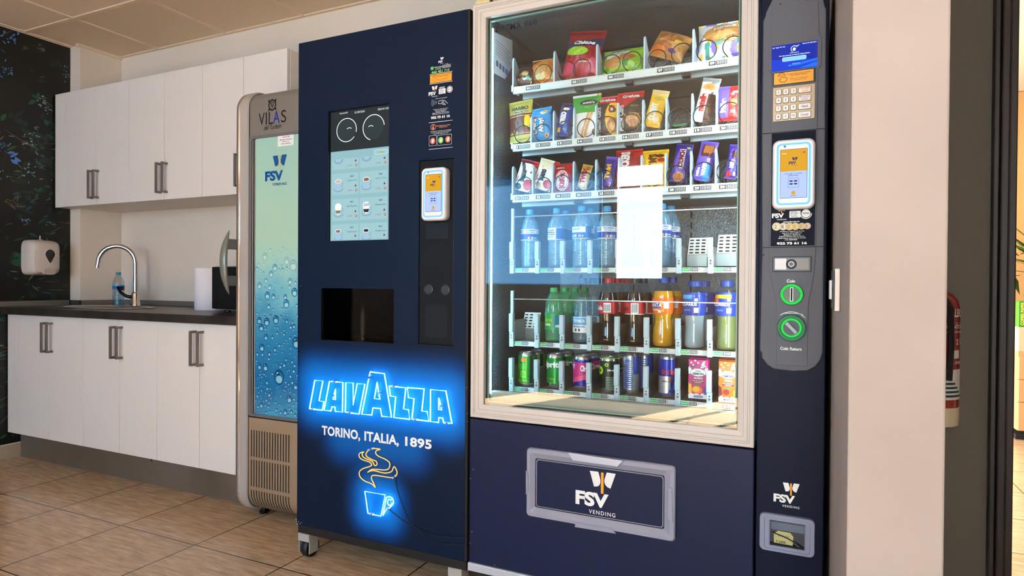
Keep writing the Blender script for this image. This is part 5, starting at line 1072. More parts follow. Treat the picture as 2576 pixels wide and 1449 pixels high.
m=M(); m.box(ex-.015,ex+.015,ey-.05,ey+.03,ez0+H_+.02,ez0+H_+.05,blk,.004); m.box(ex-.008,ex+.008,ey-.11,ey,ez0+H_+.05,ez0+H_+.062,blk,.003); m.build('valve',t)
m=M(); m.box(ex-.03,ex+.03,ey+er-.004,YQ-.0005,ez0+H_*.7,ez0+H_*.8,blk,.003) ; m.build('bracket',t)
oy=5.30; woodl=mat('birch_laminate','#c79a6a',0.5)
ox0=1.2605; t=thing('drawer_cabinet','pale wooden drawer cabinet in the warm lit room beyond the door','cabinet',(ox0+.3,oy+.25,0))
cz_=0.5978; m=M(); m.box(ox0,ox0+.6,oy+.02,oy+.5,0.0637,cz_,woodl,.004); m.box(ox0,ox0+.6,oy+.04,oy+.5,0.0,0.035,blkm); m.build('body',t)
zz=[0.0637,0.2590,0.4111,0.5658]
for k in range(3): m=M(); m.box(ox0+.003,ox0+.597,oy,oy+.019,zz[k]+.003,zz[k+1]-.003,woodl,.002); m.build('drawer',t)
m=M(); z0=cz_; z1=0.7632; m.box(ox0+.002,ox0+.3,oy+.02,oy+.19,z0,z1,mat('carton_white','#d8b898',0.7),.003); tag(m.build('carton',origin=(ox0+.15,oy+.16,z0)),'plain pale carton on the drawer cabinet under the green ream','box')
m=M(); z2=0.9364; m.box(ox0+.002,ox0+.3,oy+.02,oy+.19,z1,z2,mat('ream_green','#3f8a26',0.4),.003); m.textf('COPIER PAPER',lambda a,b:(ox0+.012+.02*(1-b)+.0,oy+.0195,z1+.012+(z2-z1-.02)*a),mat('ream_text','#e6e060',0.5),bold=.02); tag(m.build('paper_ream',origin=(ox0+.15,oy+.13,z1)),'green wrapped copier paper ream on top of the pale carton','paper ream')
# plant behind
lf=mat('plant_leaf','#3d5a1c',0.45); t=thing('potted_plant','leafy green plant behind the copier paper in the lit room','plant',(ox0+.45,oy+.33,cz_)); m=M(); random.seed(3)
for k in range(70):
    a=random.uniform(0,6.28); el=random.uniform(-.2,1.2); L_=random.uniform(.12,.28); base_=Vector((ox0+.2+random.uniform(-.12,.12),oy+.36+random.uniform(-.06,.06),z2+random.uniform(.02,.42))); dr_=Vector((math.cos(a)*math.cos(el),math.sin(a)*math.cos(el)*.5,math.sin(el))); sd_=dr_.cross(Vector((0,0,1))).normalized()*.03
    m.face([base_,base_+dr_*L_*.5+sd_,base_+dr_*L_,base_+dr_*L_*.5-sd_],lf)
m.build('foliage',t); m=M(); m.lathe([(.09,0),(.12,.0),(.13,.24),(.12,.24),(.115,.21)],(ox0+.45,oy+.33,cz_),mat('pot_brown','#4a3526',0.6),24,cap1=False); m.tube([(ox0+.45,oy+.33,cz_+.2),(ox0+.4,oy+.34,z2+.05),(ox0+.25,oy+.36,z2+.2)],.012,mat('stem','#3a3a1c',0.7),8); m.build('pot',t)
ol=bpy.data.lights.new('office_lamp','AREA'); ol.energy=OFFE; ol.size=1.2; ol.color=(1.0,0.60,0.24); oo=bpy.data.objects.new('office_lamp',ol); COL.objects.link(oo); oo.location=(ox0+.3,4.6,ZC-.03); 
# ================================================================= GOODS IN THE MACHINE
def foil(name,col,rough=0.32,met=0.0): return mat('wrap_'+name,col,rough,met,bump=(38,0.35,0.006))
F=dict(red=foil('red','#b01a22'),dred=foil('dark_red','#6e1420'),yel=foil('yellow','#e8b81c'),gold=foil('gold','#b7a548'),blue=foil('blue','#1f8fd0'),dblue=foil('dark_blue','#123c9c'),green=foil('green','#2f9c34'),lime=foil('lime','#8fc02c'),purple=foil('purple','#3b2a8c'),violet=foil('violet','#6a55c8'),white=foil('white','#e8eaec'),black=foil('black','#1d1a1a'),brown=foil('brown','#5a2e1c'),lbrown=foil('light_brown','#a8693a'),tan=foil('tan','#c8995c'),bread=foil('bread','#bf8748'),org=foil('orange','#d8701c'),silver=foil('silver','#b9c2c8',0.25,0.6),cream=foil('cream','#e4d8b8'),pink=foil('pink','#c8456a'),choc=foil('choc','#4a2718'),teal=foil('teal','#3f9a8c'),navy=foil('navy','#1a2450'),mint=foil('mint','#cfe4dc'),crim=foil('crimson','#8e1220'),straw=foil('straw','#d9c486'))
def bag(name,label,cat,box,th=0.035,tilt=0.0,lean=4.0,base='red',shapes=(),texts=(),y=None,crimp=True,bulge=2.4,seed=0,pinch=0.05,group=None,zig=True):
    """a filled sachet: front and back skins swelling between two flat crimped ends; colours printed per patch"""
    x0,x1,z0,z1=box; Wb,Hb=x1-x0,z1-z0; t=math.radians(abs(tilt)); c,s=math.cos(t),math.sin(t); d=c*c-s*s
    w,h=(Wb*c-Hb*s)/d,(Hb*c-Wb*s)/d
    if w<0.02: w=Wb*.75; h=(Hb-w*s)/c
    h/=math.cos(math.radians(lean)); cx=(x0+x1)/2; yy=(YS+.012+th/2) if y is None else y
    zb=z0
    R_=Matrix.Rotation(math.radians(-lean),3,'X') @ Matrix.Rotation(math.radians(tilt),3,'Y')
    low=min((R_@Vector((sx*w/2,0,0))).z for sx in (-1,1)); mid=(R_@Vector((0,0,h/2)))
    off=Vector((cx-mid.x,yy,zb-low))
    def pt(u,v,side,o=0.0):
        e=.055 if crimp else .02
        vv=min(1,max(0,(v-e)/(1-2*e))); bz=max(0,math.sin(PI*vv))**.55 if 0<vv<1 else 0
        bu=max(0,1-abs(u)**bulge)**.6; k=bz*bu
        wr=noise.noise(Vector((u*2.1+seed*7,v*4.5,side*3+seed)))*.10+noise.noise(Vector((u*6+seed,v*11,side)))*.05
        dy=-side*(th/2*k*(1+wr*1.6)+.0008+o)
        wx=w/2*(1-pinch*bz*(1-.5*bu)); x=u*wx
        z=v*h
        if zig and crimp and (v<e or v>1-e): dy+= .0006*math.sin(u*60)
        return R_@Vector((x,dy,z))+off
    nu,nv=46,70; m=M(); 
    def colour(u,v):
        q=base
        for sh in shapes:
            k=sh[0]; f=sh[1:]
            if k=='band' and f[1]<=v<=f[2]: q=f[0]
            elif k=='col' and f[1]<=u<=f[2]: q=f[0]
            elif k=='rect' and f[1]<=u<=f[2] and f[3]<=v<=f[4]: q=f[0]
            elif k=='ell' and ((u-f[1])/f[3])**2+((v-f[2])/f[4])**2<=1: q=f[0]
            elif k=='diag' and v>f[1]+f[2]*u and v<f[3]+f[4]*u: q=f[0]
            elif k=='spot' and noise.noise(Vector((u*f[1]+seed,v*f[1]*1.5,f[3])))>f[2] and (len(f)<6 or f[4]<v<f[5]): q=f[0]
        return F[q]
    for side in (1,-1):
        V=[[m.bm.verts.new(pt(-1+2*i/nu,j/nv,side)) for i in range(nu+1)] for j in range(nv+1)]
        for j in range(nv):
            for i in range(nu):
                f=m.bm.faces.new((V[j][i],V[j][i+1],V[j+1][i+1],V[j+1][i]) if side==1 else (V[j][i],V[j+1][i],V[j+1][i+1],V[j][i+1])); f.smooth=True
                f.material_index=m.mi(colour(-1+2*(i+.5)/nu,(j+.5)/nv) if side==1 else F[base])
    bmesh.ops.remove_doubles(m.bm,verts=[v for v in m.bm.verts],dist=.0004)
    for ti,tx in enumerate(texts):
        to=.0009+.0005*ti; s_,u0,u1,v0,v1,col=tx[:6]; rot=tx[6] if len(tx)>6 else 0; bold=tx[7] if len(tx)>7 else .045; sh=tx[8] if len(tx)>8 else 0
        if rot==90: fn=lambda a,b:pt(u1-(u1-u0)*b,v0+(v1-v0)*a,1,to)
        else: fn=lambda a,b:pt(u0+(u1-u0)*a+sh*b,v0+(v1-v0)*b+(tx[9] if len(tx)>9 else 0)*a,1,to)
        m.textf(s_,fn,F[col],bold=bold,cuts=14)
    o=m.build(name,None,origin=(off.x,off.y,zb),sharp=180); tag(o,label,cat,group); return o
G1='bags on the top shelf'; G2='snacks on the second shelf'; G3='chocolate bars on the third shelf'
# top shelf
bag('crisp_bag','small brown crisp bag at the left end of the top shelf','crisp bag',((-0.9111,-0.8510,1.6988,1.7615)),.04,0,18,'brown',[('ell','tan',.1,.62,.45,.16),('ell','teal',.5,.35,.3,.12),('spot','cream',3,.25,1,0,.35)],[],seed=1,group=G1)
bag('crisp_bag','orange crisp bag beside the small brown one on the top shelf','crisp bag',((-0.8680,-0.7843,1.7094,1.7944)),.045,0,14,'org',[('band','tan',.8,1),('ell','bread',.1,.42,.7,.22),('spot','straw',2.4,.15,2,.1,.6),('ell','brown',-.6,.85,.5,.1)],[],seed=2,group=G1,y=YS+.05)
bag('crisp_bag','tall red crisp bag with a yellow crisp picture on the top shelf','crisp bag',((-0.7604,-0.6101,1.7031,1.8807)),.055,8,9,'crim',[('ell','lime',-.25,.50,.62,.09),('rect','red',-1,1,0,.34),('diag','navy',.60,.03,.74,.06),('spot','pink',2.2,.22,2,.05,.42)],[('Chitos',-.55,.62,.635,.715,'white',0,.05,.06),('Barbacoa',-.1,.55,.27,.31,'white',0,.02)],seed=3,group=G1,y=YS+.06)
bag('crisp_bag','lime green snack bag lying behind two spirals on the top shelf','crisp bag',((-0.6200,-0.4848,1.7043,1.7922)),.05,0,20,'lime',[('ell','bread',-.45,.38,.42,.22),('rect','mint',-.8,.35,.55,.82),('ell','lbrown',.25,.5,.4,.13),('spot','green',2.5,.2,3,.1,.5)],[('NATURAL',-.6,.1,.62,.70,'green',0,.02),("SNATT'S",-.55,.35,.76,.86,'black',0,.05)],seed=4,group=G1,y=YS+.055)
bag('bread_bag','clear bag of brown bread rolls on the top shelf','bread bag',((-0.4726,-0.3308,1.7127,1.8408)),.06,24,16,'bread',[('spot','tan',2.2,.05,5),('ell','lbrown',.0,.65,.7,.16),('ell','lbrown',-.3,.3,.6,.18),('ell','org',-.5,.2,.45,.13),('ell','purple',.35,.22,.22,.06),('band','brown',.90,1),('ell','yel',.6,.55,.3,.05)],[('PASTEROR',-.55,.75,.86,.90,'cream',0,.03)],seed=5,group=G1,y=YS+.06)
bag('pastry_bag','white and purple pastry bag at the right end of the top shelf','pastry bag',((-0.3228,-0.1866,1.7098,1.8303)),.06,0,16,'white',[('spot','yel',2.6,.12,7),('spot','violet',2.3,.22,9),('spot','teal',2.9,.26,4),('ell','bread',.15,.58,.85,.26),('ell','tan',.2,.50,.6,.12),('rect','lbrown',-.35,.75,.68,.80)],[('PASTEROR',-.28,.70,.675,.765,'white',0,.05,0,.07),('FAMILIAR',.3,.95,.40,.45,'crim',0,.02,0,.1),('NUEVO',-.1,.35,.30,.36,'teal',0,.03,0,.06)],seed=6,group=G1,y=YS+.06)
# second shelf
bag('gummy_bag','gold gummy sweets bag with a dark red window, first on the second shelf','sweets bag',((-0.9414,-0.8440,1.5088,1.6575)),.03,-4,5,'gold',[('band','dred',.16,.66),('band','gold',.19,.205),('band','straw',.60,.62),('ell','brown',0,.42,.8,.17),('ell','yel',.62,.46,.25,.16),('spot','lime',5,.3,1,.2,.34),('spot','org',5,.35,4,.2,.34),('spot','green',5,.38,8,.2,.34)],[('HARIBO',-.72,.72,.75,.84,'black'),('Ositos de Oro',-.6,.75,.68,.73,'dblue',0,.02)],seed=7,group=G2)
bag('cookie_bag','bright blue cookie bag with white lettering up its side, second shelf','cookie bag',((-0.8636,-0.7774,1.5088,1.6253)),.036,-4,5,'blue',[('ell','cream',.35,.82,.3,.06),('ell','tan',.5,.86,.22,.05),('ell','tan',.55,.12,.2,.06),('ell','brown',.55,.12,.08,.03),('rect','crim',-.75,-.1,.66,.70),('spot','dblue',2.2,.35,1,.1,.9)],[('CHIPS',-.82,-.22,.16,.66,'black',90,.09),('CHIPS',-.78,-.26,.18,.64,'white',90,.05),('Ahoy!',-.12,.52,.18,.66,'black',90,.09),('Ahoy!',-.08,.48,.20,.64,'white',90,.05)],seed=8,group=G2)
bag('biscuit_packet','narrow dark blue biscuit packet leaning right between two dividers, second shelf','biscuit packet',((-0.7674,-0.7047,1.5152,1.6314)),.03,10,6,'dblue',[('ell','choc',-.05,.80,.7,.10),('ell','white',.1,.80,.5,.05),('ell','blue',.45,.20,.3,.05),('rect','yel',-.75,-.25,.10,.23),('band','navy',.9,1)],[('OREO',-.55,.35,.32,.70,'white',90,.09)],seed=9,group=G2)
bag('breadstick_bag','green and white breadstick bag on the second shelf','breadstick bag',((-0.7109,-0.6140,1.5077,1.6486)),.034,0,5,'green',[('band','white',0,.54),('band','mint',.95,1),('diag','tan',.0,.9,.14,.9),('diag','lbrown',.14,.9,.17,.9),('diag','tan',.22,.9,.36,.9),('band','green',.54,.94),('ell','navy',.2,.78,.62,.07),('ell','black',.75,.1,.3,.08)],[("snatt's",-.2,.62,.75,.81,'white',0,.03),('Palitos',-.05,.35,.64,.69,'lime',0,.02)],seed=10,group=G2)
bag('nut_bag','black and yellow corn snack bag with a red top, second shelf','nut bag',((-0.6352,-0.5554,1.5079,1.6329)),.034,0,5,'black',[('band','pink',.80,1),('ell','yel',.75,.42,.75,.44),('ell','lbrown',.75,.24,.6,.18),('ell','tan',.6,.2,.35,.10),('band','red',.80,.97),('ell','dred',.55,.62,.3,.08)],[('Grefusa',-.55,.75,.85,.94,'white',0,.04),('Mister Corn',-.85,-.35,.08,.70,'white',90,.03),('MIX',.3,.75,.68,.73,'dred',0,.05),('5',.42,.66,.58,.66,'white',0,.05)],seed=11,group=G2)
bag('nut_bag','black nut bag with a red top and a peanut picture, second shelf','nut bag',((-0.5619,-0.4758,1.5083,1.6387)),.034,0,5,'black',[('band','red',.84,1),('diag','red',.68,.22,.9,.0),('ell','tan',.3,.30,.55,.16),('ell','lbrown',.3,.22,.4,.09),('spot','bread',5,.2,5,.14,.44)],[('Grefusa',-.55,.7,.84,.93,'white',0,.04),('Mister Corn',-.85,-.4,.06,.66,'white',90,.03),('ORIGINAL',.1,.7,.60,.64,'lime',0,.01)],seed=12,group=G2)
bag('cereal_bar','yellow cereal bar leaning right on the second shelf','cereal bar',((-0.4759,-0.3961,1.5125,1.6375)),.022,14,6,'yel',[('band','straw',.84,1),('ell','gold',.1,.75,.6,.06),('ell','cream',.3,.18,.4,.06)],[('CORNY',-.65,.25,.16,.64,'white',90,.08),('BIG',.35,.7,.14,.26,'white',90,.05)],seed=13,group=G2)
bag('biscuit_bar','tall white and brown biscuit bar with a clear top, second shelf','biscuit bar',((-0.3287,-0.2461,1.5136,1.6559)),.026,13,6,'white',[('band','silver',.86,1),('ell','tan',.0,.77,.72,.08),('col','white',-1,.15),('rect','choc',.15,1,0,.62),('band','silver',.90,1),('ell','tan',.05,.78,.75,.085),('ell','bread',.05,.78,.5,.05),('ell','brown',.5,.28,.35,.1)],[('nutella',-.75,.05,.22,.62,'red',90,.06),('biscuits',.3,.62,.42,.66,'black',90,.02)],seed=14,group=G2)
bag('wafer_packet','purple and red chocolate wafer packet at the right end of the second shelf','wafer packet',((-0.2600,-0.1877,1.5132,1.6205)),.03,3,5,'red',[('col','violet',-1,-.02),('rect','red',-1,1,0,.08),('ell','bread',.45,.5,.3,.10),('ell','white',.6,.80,.35,.03),('rect','white',.2,.6,.22,.28)],[('Milka',-.72,-.2,.22,.62,'white',90,.06),('LU',.2,.45,.70,.77,'white',0,.05)],seed=15,group=G2)
# third shelf
B3='biscuit bar'
bag('chocolate_bar','white and dark red milk chocolate bar leaning right, first on the third shelf','chocolate bar',((-0.9185,-0.8244,1.3381,1.4591)),.022,16,6,'white',[('band','dred',.88,1),('ell','red',.55,.22,.5,.17),('spot','choc',2.2,.1,1,.58,.9),('ell','black',-.5,.12,.4,.1),('rect','red',.4,1,.78,1)],[('bueno',-.6,.15,.28,.66,'black',90,.07),('Kinder',-.85,-.62,.25,.46,'red',90,.02)],seed=16,group=G3)
bag('chocolate_bar','white chocolate bar with red corners, second on the third shelf','chocolate bar',((-0.8505,-0.7518,1.3370,1.4563)),.022,18,6,'cream',[('rect','white',-1,1,.1,.7),('ell','red',.6,.22,.45,.14),('spot','tan',2.2,.15,2,.68,.92),('rect','red',.5,1,.75,1),('ell','tan',-.3,.15,.4,.07)],[('bueno',-.6,.15,.28,.66,'black',90,.07),('Kinder',-.85,-.62,.25,.46,'red',90,.02)],seed=17,group=G3)
bag('wafer_bar','red wafer bar with a white oval on the third shelf','chocolate bar',((-0.7782,-0.7060,1.3345,1.4295)),.02,0,5,'red',[('ell','white',.1,.40,.62,.35),('ell','red',.1,.40,.54,.31),('ell','white',.1,.40,.50,.29),('rect','crim',-.6,.4,.76,.92),('band','crim',.95,1)],[('KitKat',-.18,.38,.14,.66,'red',90,.06),('4 BARRITAS',-.5,.3,.80,.86,'white',0,.02)],seed=18,group=G3)
bag('caramel_bar','gold caramel bar with red lettering leaning right, third shelf','chocolate bar',((-0.6908,-0.6367,1.3361,1.4238)),.02,14,6,'straw',[('band','gold',.8,1),('ell','lbrown',.3,.85,.5,.1),('ell','white',0,.35,.5,.3)],[('TWIX',-.6,.45,.22,.86,'red',90,.08)],seed=19,group=G3)
bag('chocolate_bar','purple bar with yellow lettering in the slot numbered 25','chocolate bar',((-0.6103,-0.5528,1.3341,1.4431)),.022,9,6,'purple',[('band','violet',.9,1),('ell','violet',.4,.2,.4,.12)],[('Twirl',-.6,.25,.28,.74,'yel',90,.07),('2',.3,.6,.08,.2,'white',0,.04)],seed=20,group=G3)
bag('chocolate_bag','dark red chocolate bag in the slot numbered 26, third shelf','chocolate bag',((-0.5632,-0.4779,1.3333,1.4583)),.03,0,5,'crim',[('band','red',.9,1),('spot','red',2.5,.1,2)],[('SNICKERS',-.6,.1,.35,.95,'white',90,.06)],seed=21,group=G3)
bag('sweets_bag','yellow peanut sweets bag in the slot numbered 27, third shelf','sweets bag',((-0.4792,-0.3981,1.3336,1.4503)),.034,0,5,'yel',[('ell','brown',.4,.82,.3,.05),('ell','red',.5,.7,.3,.06)],[("M&M'S",-.5,.2,.4,.88,'brown',90,.07)],seed=22,group=G3)
bag('chocolate_bar','dark purple crunchy bar with a biscuit picture, third shelf','chocolate bar',((-0.3934,-0.3235,1.3411,1.4654)),.024,9,6,'purple',[('ell','bread',-.1,.14,.62,.12),('ell','lbrown',-.1,.14,.45,.08),('rect','white',-.4,.35,.34,.84),('rect','lime',.35,.75,.86,.92),('ell','violet',-.4,.5,.3,.3)],[('CRUNCH',-.32,.28,.36,.82,'dred',90,.07)],seed=23,group=G3)
bag('chocolate_bar','violet wafer bar with a chocolate picture at its top, third shelf','chocolate bar',((-0.3270,-0.2511,1.3393,1.4676)),.024,12,6,'violet',[('rect','choc',-.6,.75,.60,.90),('rect','lbrown',-.45,.6,.68,.88),('ell','blue',.45,.2,.45,.22),('band','violet',.92,1)],[('WAFER',-.15,.35,.12,.46,'white',90,.07),('Milka',-.7,-.35,.10,.32,'white',90,.04),('& GO',.2,.6,.46,.56,'white',90,.05)],seed=24,group=G3)
bag('chocolate_bar','dark violet chocolate bar at the right end of the third shelf','chocolate bar',((-0.2353,-0.1865,1.3428,1.4490)),.024,8,6,'purple',[('rect','choc',-.2,.7,.60,.78),('rect','red',-.75,-.05,.06,.22),('ell','white',.5,.14,.2,.06)],[('Milka',-.4,.35,.30,.55,'white',90,.06)],seed=25,group=G3)
# empty slot 18 carries a green rack at the back of its floor
m=M(); q=((-0.4024,-0.3459,1.5184,1.5355)); m.box(q[0],q[1],YS+.05,YS+.30,q[2]+.001,q[2]+.010,mat('rack_green','#1f8a5c',0.45),.002); m.build('slot_base',SH[1],label='green slot floor')
# ----------------------------------------------------------------- bottles, cans, cartons
pet=clear('bottle_clear_pet','#eef6fa',1.0,0.03,1.45); petb=clear('bottle_blue_pet','#e2f2fa',1.6,0.05,1.5,'#a6dcf8',.26); petg=clear('bottle_green_pet','#d4f2de',1.5,0.05,1.5,'#5fd49a',.22)
wat=clear('water','#e6f4fb',0.6,0.03,1.33,'#b4e0f8',.16); cola=mat('cola','#0b0504',0.08,coat=.6); fan=mat('orange_soda','#e0980c',0.12,coat=.6); lem=mat('lemon_drink','#747c44',0.15,coat=.5); cit=mat('cloudy_drink','#a8b2b6',0.15,coat=.5)
CAP=dict(blue=mat('cap_light_blue','#3f9ad6',0.35),dblue=mat('cap_dark_blue','#123f9c',0.35),green=mat('cap_green','#1f9a50',0.35),red=mat('cap_red','#a8141c',0.35),black=mat('cap_black','#101014',0.35),navy=mat('cap_navy','#2c4466',0.35))
LB=dict(white=mat('label_white','#e8eef2',0.4),blue=mat('label_blue','#1d62b8',0.4),sky=mat('label_sky','#4fa6dc',0.4),red=mat('label_red','#b4141e',0.4),orange=mat('label_orange','#ee6a14',0.4),dblue=mat('label_royal','#153a9e',0.35),green=mat('label_green','#169a48',0.4),black=mat('label_black','#14161a',0.4),yellow=mat('label_yellow','#f0b41c',0.4),navy=mat('label_navy','#14204a',0.4),teal=mat('label_teal','#187a8c',0.4),mag=mat('label_magenta','#b81c78',0.4),silver=mat('label_silver','#b4bcc8',0.28,0.7),pink=mat('label_pink','#d8508c',0.4),lime=mat('label_lime','#8cc818',0.4),dgreen=mat('label_dark_green','#0c2a24',0.35),brown=mat('label_brown','#6a2a20',0.45),purple=mat('label_purple','#3c2a94',0.4))
PROF=dict(
 water=[(0,.0),(.80,.0),(.97,.02),(1,.05),(1,.10),(.955,.12),(1,.14),(1,.19),(.955,.21),(1,.23),(1,.28),(.955,.30),(1,.32),(.985,.36),(.94,.40),(.98,.44),(1,.46),(1,.66),(.99,.70),(.90,.76),(.70,.83),(.46,.89),(.40,.91),(.40,.925)],
 cola=[(0,.0),(.70,.0),(.92,.02),(.98,.07),(.97,.14),(.90,.22),(.86,.30),(.90,.38),(.98,.46),(1,.52),(1,.64),(.97,.70),(.84,.78),(.62,.86),(.44,.91),(.40,.925)],
 soda=[(0,.0),(.70,.0),(.94,.02),(1,.07),(1,.18),(.95,.26),(.82,.36),(.80,.40),(.88,.47),(.98,.54),(1,.60),(1,.72),(.92,.79),(.68,.87),(.47,.91),(.44,.925)],
 lemon=[(0,.0),(.78,.0),(.97,.02),(1,.06),(1,.30),(.98,.34),(.98,.52),(1,.55),(1,.62),(.93,.72),(.76,.82),(.52,.90),(.44,.925)],
 sport=[(0,.0),(.72,.0),(.88,.02),(.92,.06),(.86,.20),(.82,.32),(.84,.44),(.94,.54),(1,.62),(1,.78),(.92,.85),(.66,.895),(.60,.91),(.60,.925)],
 tonic=[(0,.0),(.74,.0),(.95,.02),(1,.06),(1,.36),(.97,.42),(.90,.52),(.80,.64),(.66,.76),(.50,.87),(.42,.91),(.40,.925)])
def interp(P,z):
    for i in range(1,len(P)-1):
        if P[i][1]<=z<=P[i+1][1] and P[i+1][1]>P[i][1]: t=(z-P[i][1])/(P[i+1][1]-P[i][1]); return P[i][0]+(P[i+1][0]-P[i][0])*t
    return P[-1][0]
def bottle(name,label,cat,x,y,z,H,R,kind,shell,capm,liquid=None,fill=.8,lab=None,capr=.5,group=None,turn=0.0):
    P=PROF[kind]; t=thing(name,label,cat,(x,y,z+.0005),group); z=z+.0005
    m=M(); m.lathe([(max(.0005,r)*R,h*H) for r,h in P],(x,y,z),shell,28,cap0=False,cap1=False); m.build('shell',t,sharp=80)
    if liquid:
        m=M(); L=[(0.0005,.006*H)]+[(max(.001,r-.03)*R,h*H+(.006*H if h==0 else 0)) for r,h in P if 0<=h<fill and r>0]+[((interp(P,fill)-.03)*R,fill*H)]; m.lathe(L,(x,y,z),liquid,24,cap0=False,cap1=True); m.build('drink',t,sharp=80)
    m=M(); c=capr*R; m.lathe([(c*1.04,.918*H),(c*1.04,.928*H),(c,.93*H),(c,.985*H),(c*.93,.998*H),(.0005,1.0*H)],(x,y,z),capm,24,cap0=True,cap1=False); m.build('cap',t)
    if lab:
        v0,v1,basem,patches,texts=lab; m=M(); n=32
        rs=[]
        for k in range(5):
            v=v0+(v1-v0)*k/4; r=interp(P,v)*R+.0004; rs.append([(x+r*math.sin(2*PI*i/n),y-r*math.cos(2*PI*i/n),z+v*H) for i in range(n)])
        m.rings(rs,basem)
        def q(a,v,o): r=interp(P,v)*R+.0004+o; a=a+turn; return (x+r*math.sin(a),y-r*math.cos(a),z+v*H)
        for a0,a1,b0,b1,mm in patches:
            k=max(2,int((a1-a0)/.16)); 
            for i in range(k):
                A=a0+(a1-a0)*i/k; B=a0+(a1-a0)*(i+1)/k; C=v0+(v1-v0)*b0; D=v0+(v1-v0)*b1
                for j in range(2):
                    c0=C+(D-C)*j/2; c1=C+(D-C)*(j+1)/2; m.face([q(A,c0,.0004),q(B,c0,.0004),q(B,c1,.0004),q(A,c1,.0004)],mm)
        for s_,a0,a1,b0,b1,mm in texts: m.textf(s_,lambda a,b:q(a0+(a1-a0)*a,v0+(v1-v0)*(b0+(b1-b0)*b),.0009),mm,bold=.04,cuts=10)
        m.build('label_wrap',t,sharp=80)
    return t
def row(src,xs,dy,labels,group):
    for k,l in enumerate(labels):
        dup(src,(src.location.x+xs*(k+1),src.location.y+dy*(k+1),src.location.z),l,group)
LB3=lambda:(0.50,0.68)
bars=lambda a0,w,b0,b1,n=9:[(a0+w*k/n,a0+w*(k+.55)/n,b0,b1,LB['black']) for k in range(n)]
YB1=YS+.052; ZD=dz
wl=(.47,.665,LB['blue'],[(-PI,PI,.55,.97,LB['white']),(-PI,PI,.0,.05,LB['white']),(-1.1,1.1,.08,.5,LB['dblue']),(.2,.42,.1,.28,LB['yellow']),(.55,.8,.1,.28,LB['white'])]+bars(-1.05,.75,.6,.93),[('AGUA MINERAL',-.1,1.0,.78,.9,LB['blue']),('NATURAL',.0,.9,.62,.72,LB['blue']),('0,5L',.85,1.25,.12,.25,LB['white'])])
wl2=(.47,.665,LB['white'],[(.45,2.4,.04,.97,LB['blue']),(-PI,-1.25,.04,.97,LB['blue'])],[('AGUA',-.75,.25,.74,.86,LB['navy']),('MINERAL',-.8,.35,.56,.68,LB['navy']),('NATURAL',-.8,.35,.38,.50,LB['navy']),('500 ml',-.6,.1,.18,.28,LB['teal'])])
wl3=(.47,.665,LB['blue'],[(-1.4,.75,.5,.97,LB['white']),(-PI,PI,.0,.04,LB['white']),(-.9,-.65,.12,.32,LB['white']),(-.5,-.25,.12,.32,LB['white'])],[('50 cl',.0,.5,.14,.28,LB['white']),('AGUA',-.9,.2,.7,.85,LB['sky'])])
HW=(1.2863-ZD[0]); RW=.0305; GW='water bottles on the fourth shelf'
b1=bottle('water_bottle','blue labelled water bottle with a barcode, first on the fourth shelf','water bottle',-0.8672,YB1,ZD[0],HW,RW,'water',petb,CAP['blue'],wat,.84,wl,.44,GW)
b2=bottle('water_bottle','water bottle showing a white text panel, second on the fourth shelf','water bottle',-0.7697,YB1,ZD[0],HW,RW*.95,'water',petb,CAP['blue'],wat,.84,wl2,.44,GW,-.15)
row(b2,.006,.072,['water bottle standing behind the one with the white text panel'],GW)
b3=bottle('water_bottle','water bottle with a blank white label top, third on the fourth shelf','water bottle',-0.6820,YB1,ZD[0],HW*1.02,RW,'water',petb,CAP['blue'],wat,.84,wl3,.44,GW)
row(b3,.006,.072,['water bottle standing behind the third one on the fourth shelf'],GW)
b4=dup(b1,(-0.5961,YB1,ZD[0]+.0005),'blue labelled water bottle just left of the bright reflection, fourth shelf',GW)
b5=dup(b1,(-0.4220,YB1,ZD[0]+.0005),'blue labelled water bottle at the right edge of the bright reflection, fourth shelf',GW)
row(b5,.012,.075,['water bottle behind the last one, beside the empty perforated pusher'],GW)
GB='soft drink bottles on the fifth shelf'
def HB(px,yt): return 0
zb=ZD[1]
x=-0.7763; b=bottle('lemonade_bottle','clear lemonade bottle with green cap and green label, fifth shelf','soft drink bottle',x,YB1,zb,1.0228-zb,.0305,'lemon',petg,CAP['green'],wat,.62,(.22,.52,LB['green'],[(.25,1.1,.1,.9,LB['teal']),(.5,.95,.15,.32,LB['white'])],[('LEMON',-.9,.1,.5,.7,LB['lime']),('LIMA',-.8,0,.25,.42,LB['white'])]),.45,GB)
row(b,.0125,.068,['second green capped bottle behind the front lemonade bottle','third green capped bottle in the lemonade row','rearmost green capped bottle in the lemonade row'],GB)
x=-0.6774; b=bottle('sparkling_drink_bottle','tall clear drink bottle with a blue and white label, fifth shelf','soft drink bottle',x,YB1,zb,1.0563-zb,.031,'tonic',pet,CAP['navy'],wat,.70,(.16,.40,LB['white'],[(-.9,.75,.5,.96,LB['sky']),(-1.4,-.9,.4,.98,LB['dblue']),(-.5,-.3,.1,.26,LB['navy']),(-.1,.1,.1,.26,LB['navy'])],[('TONICA',-.7,.6,.66,.85,LB['white']),('SIN AZUCAR',-.7,.6,.34,.44,LB['navy'])]),.44,GB)
row(b,.0135,.068,['second bottle behind the clear one with a blue and white label','rearmost bottle behind the clear one with a blue and white label'],GB)
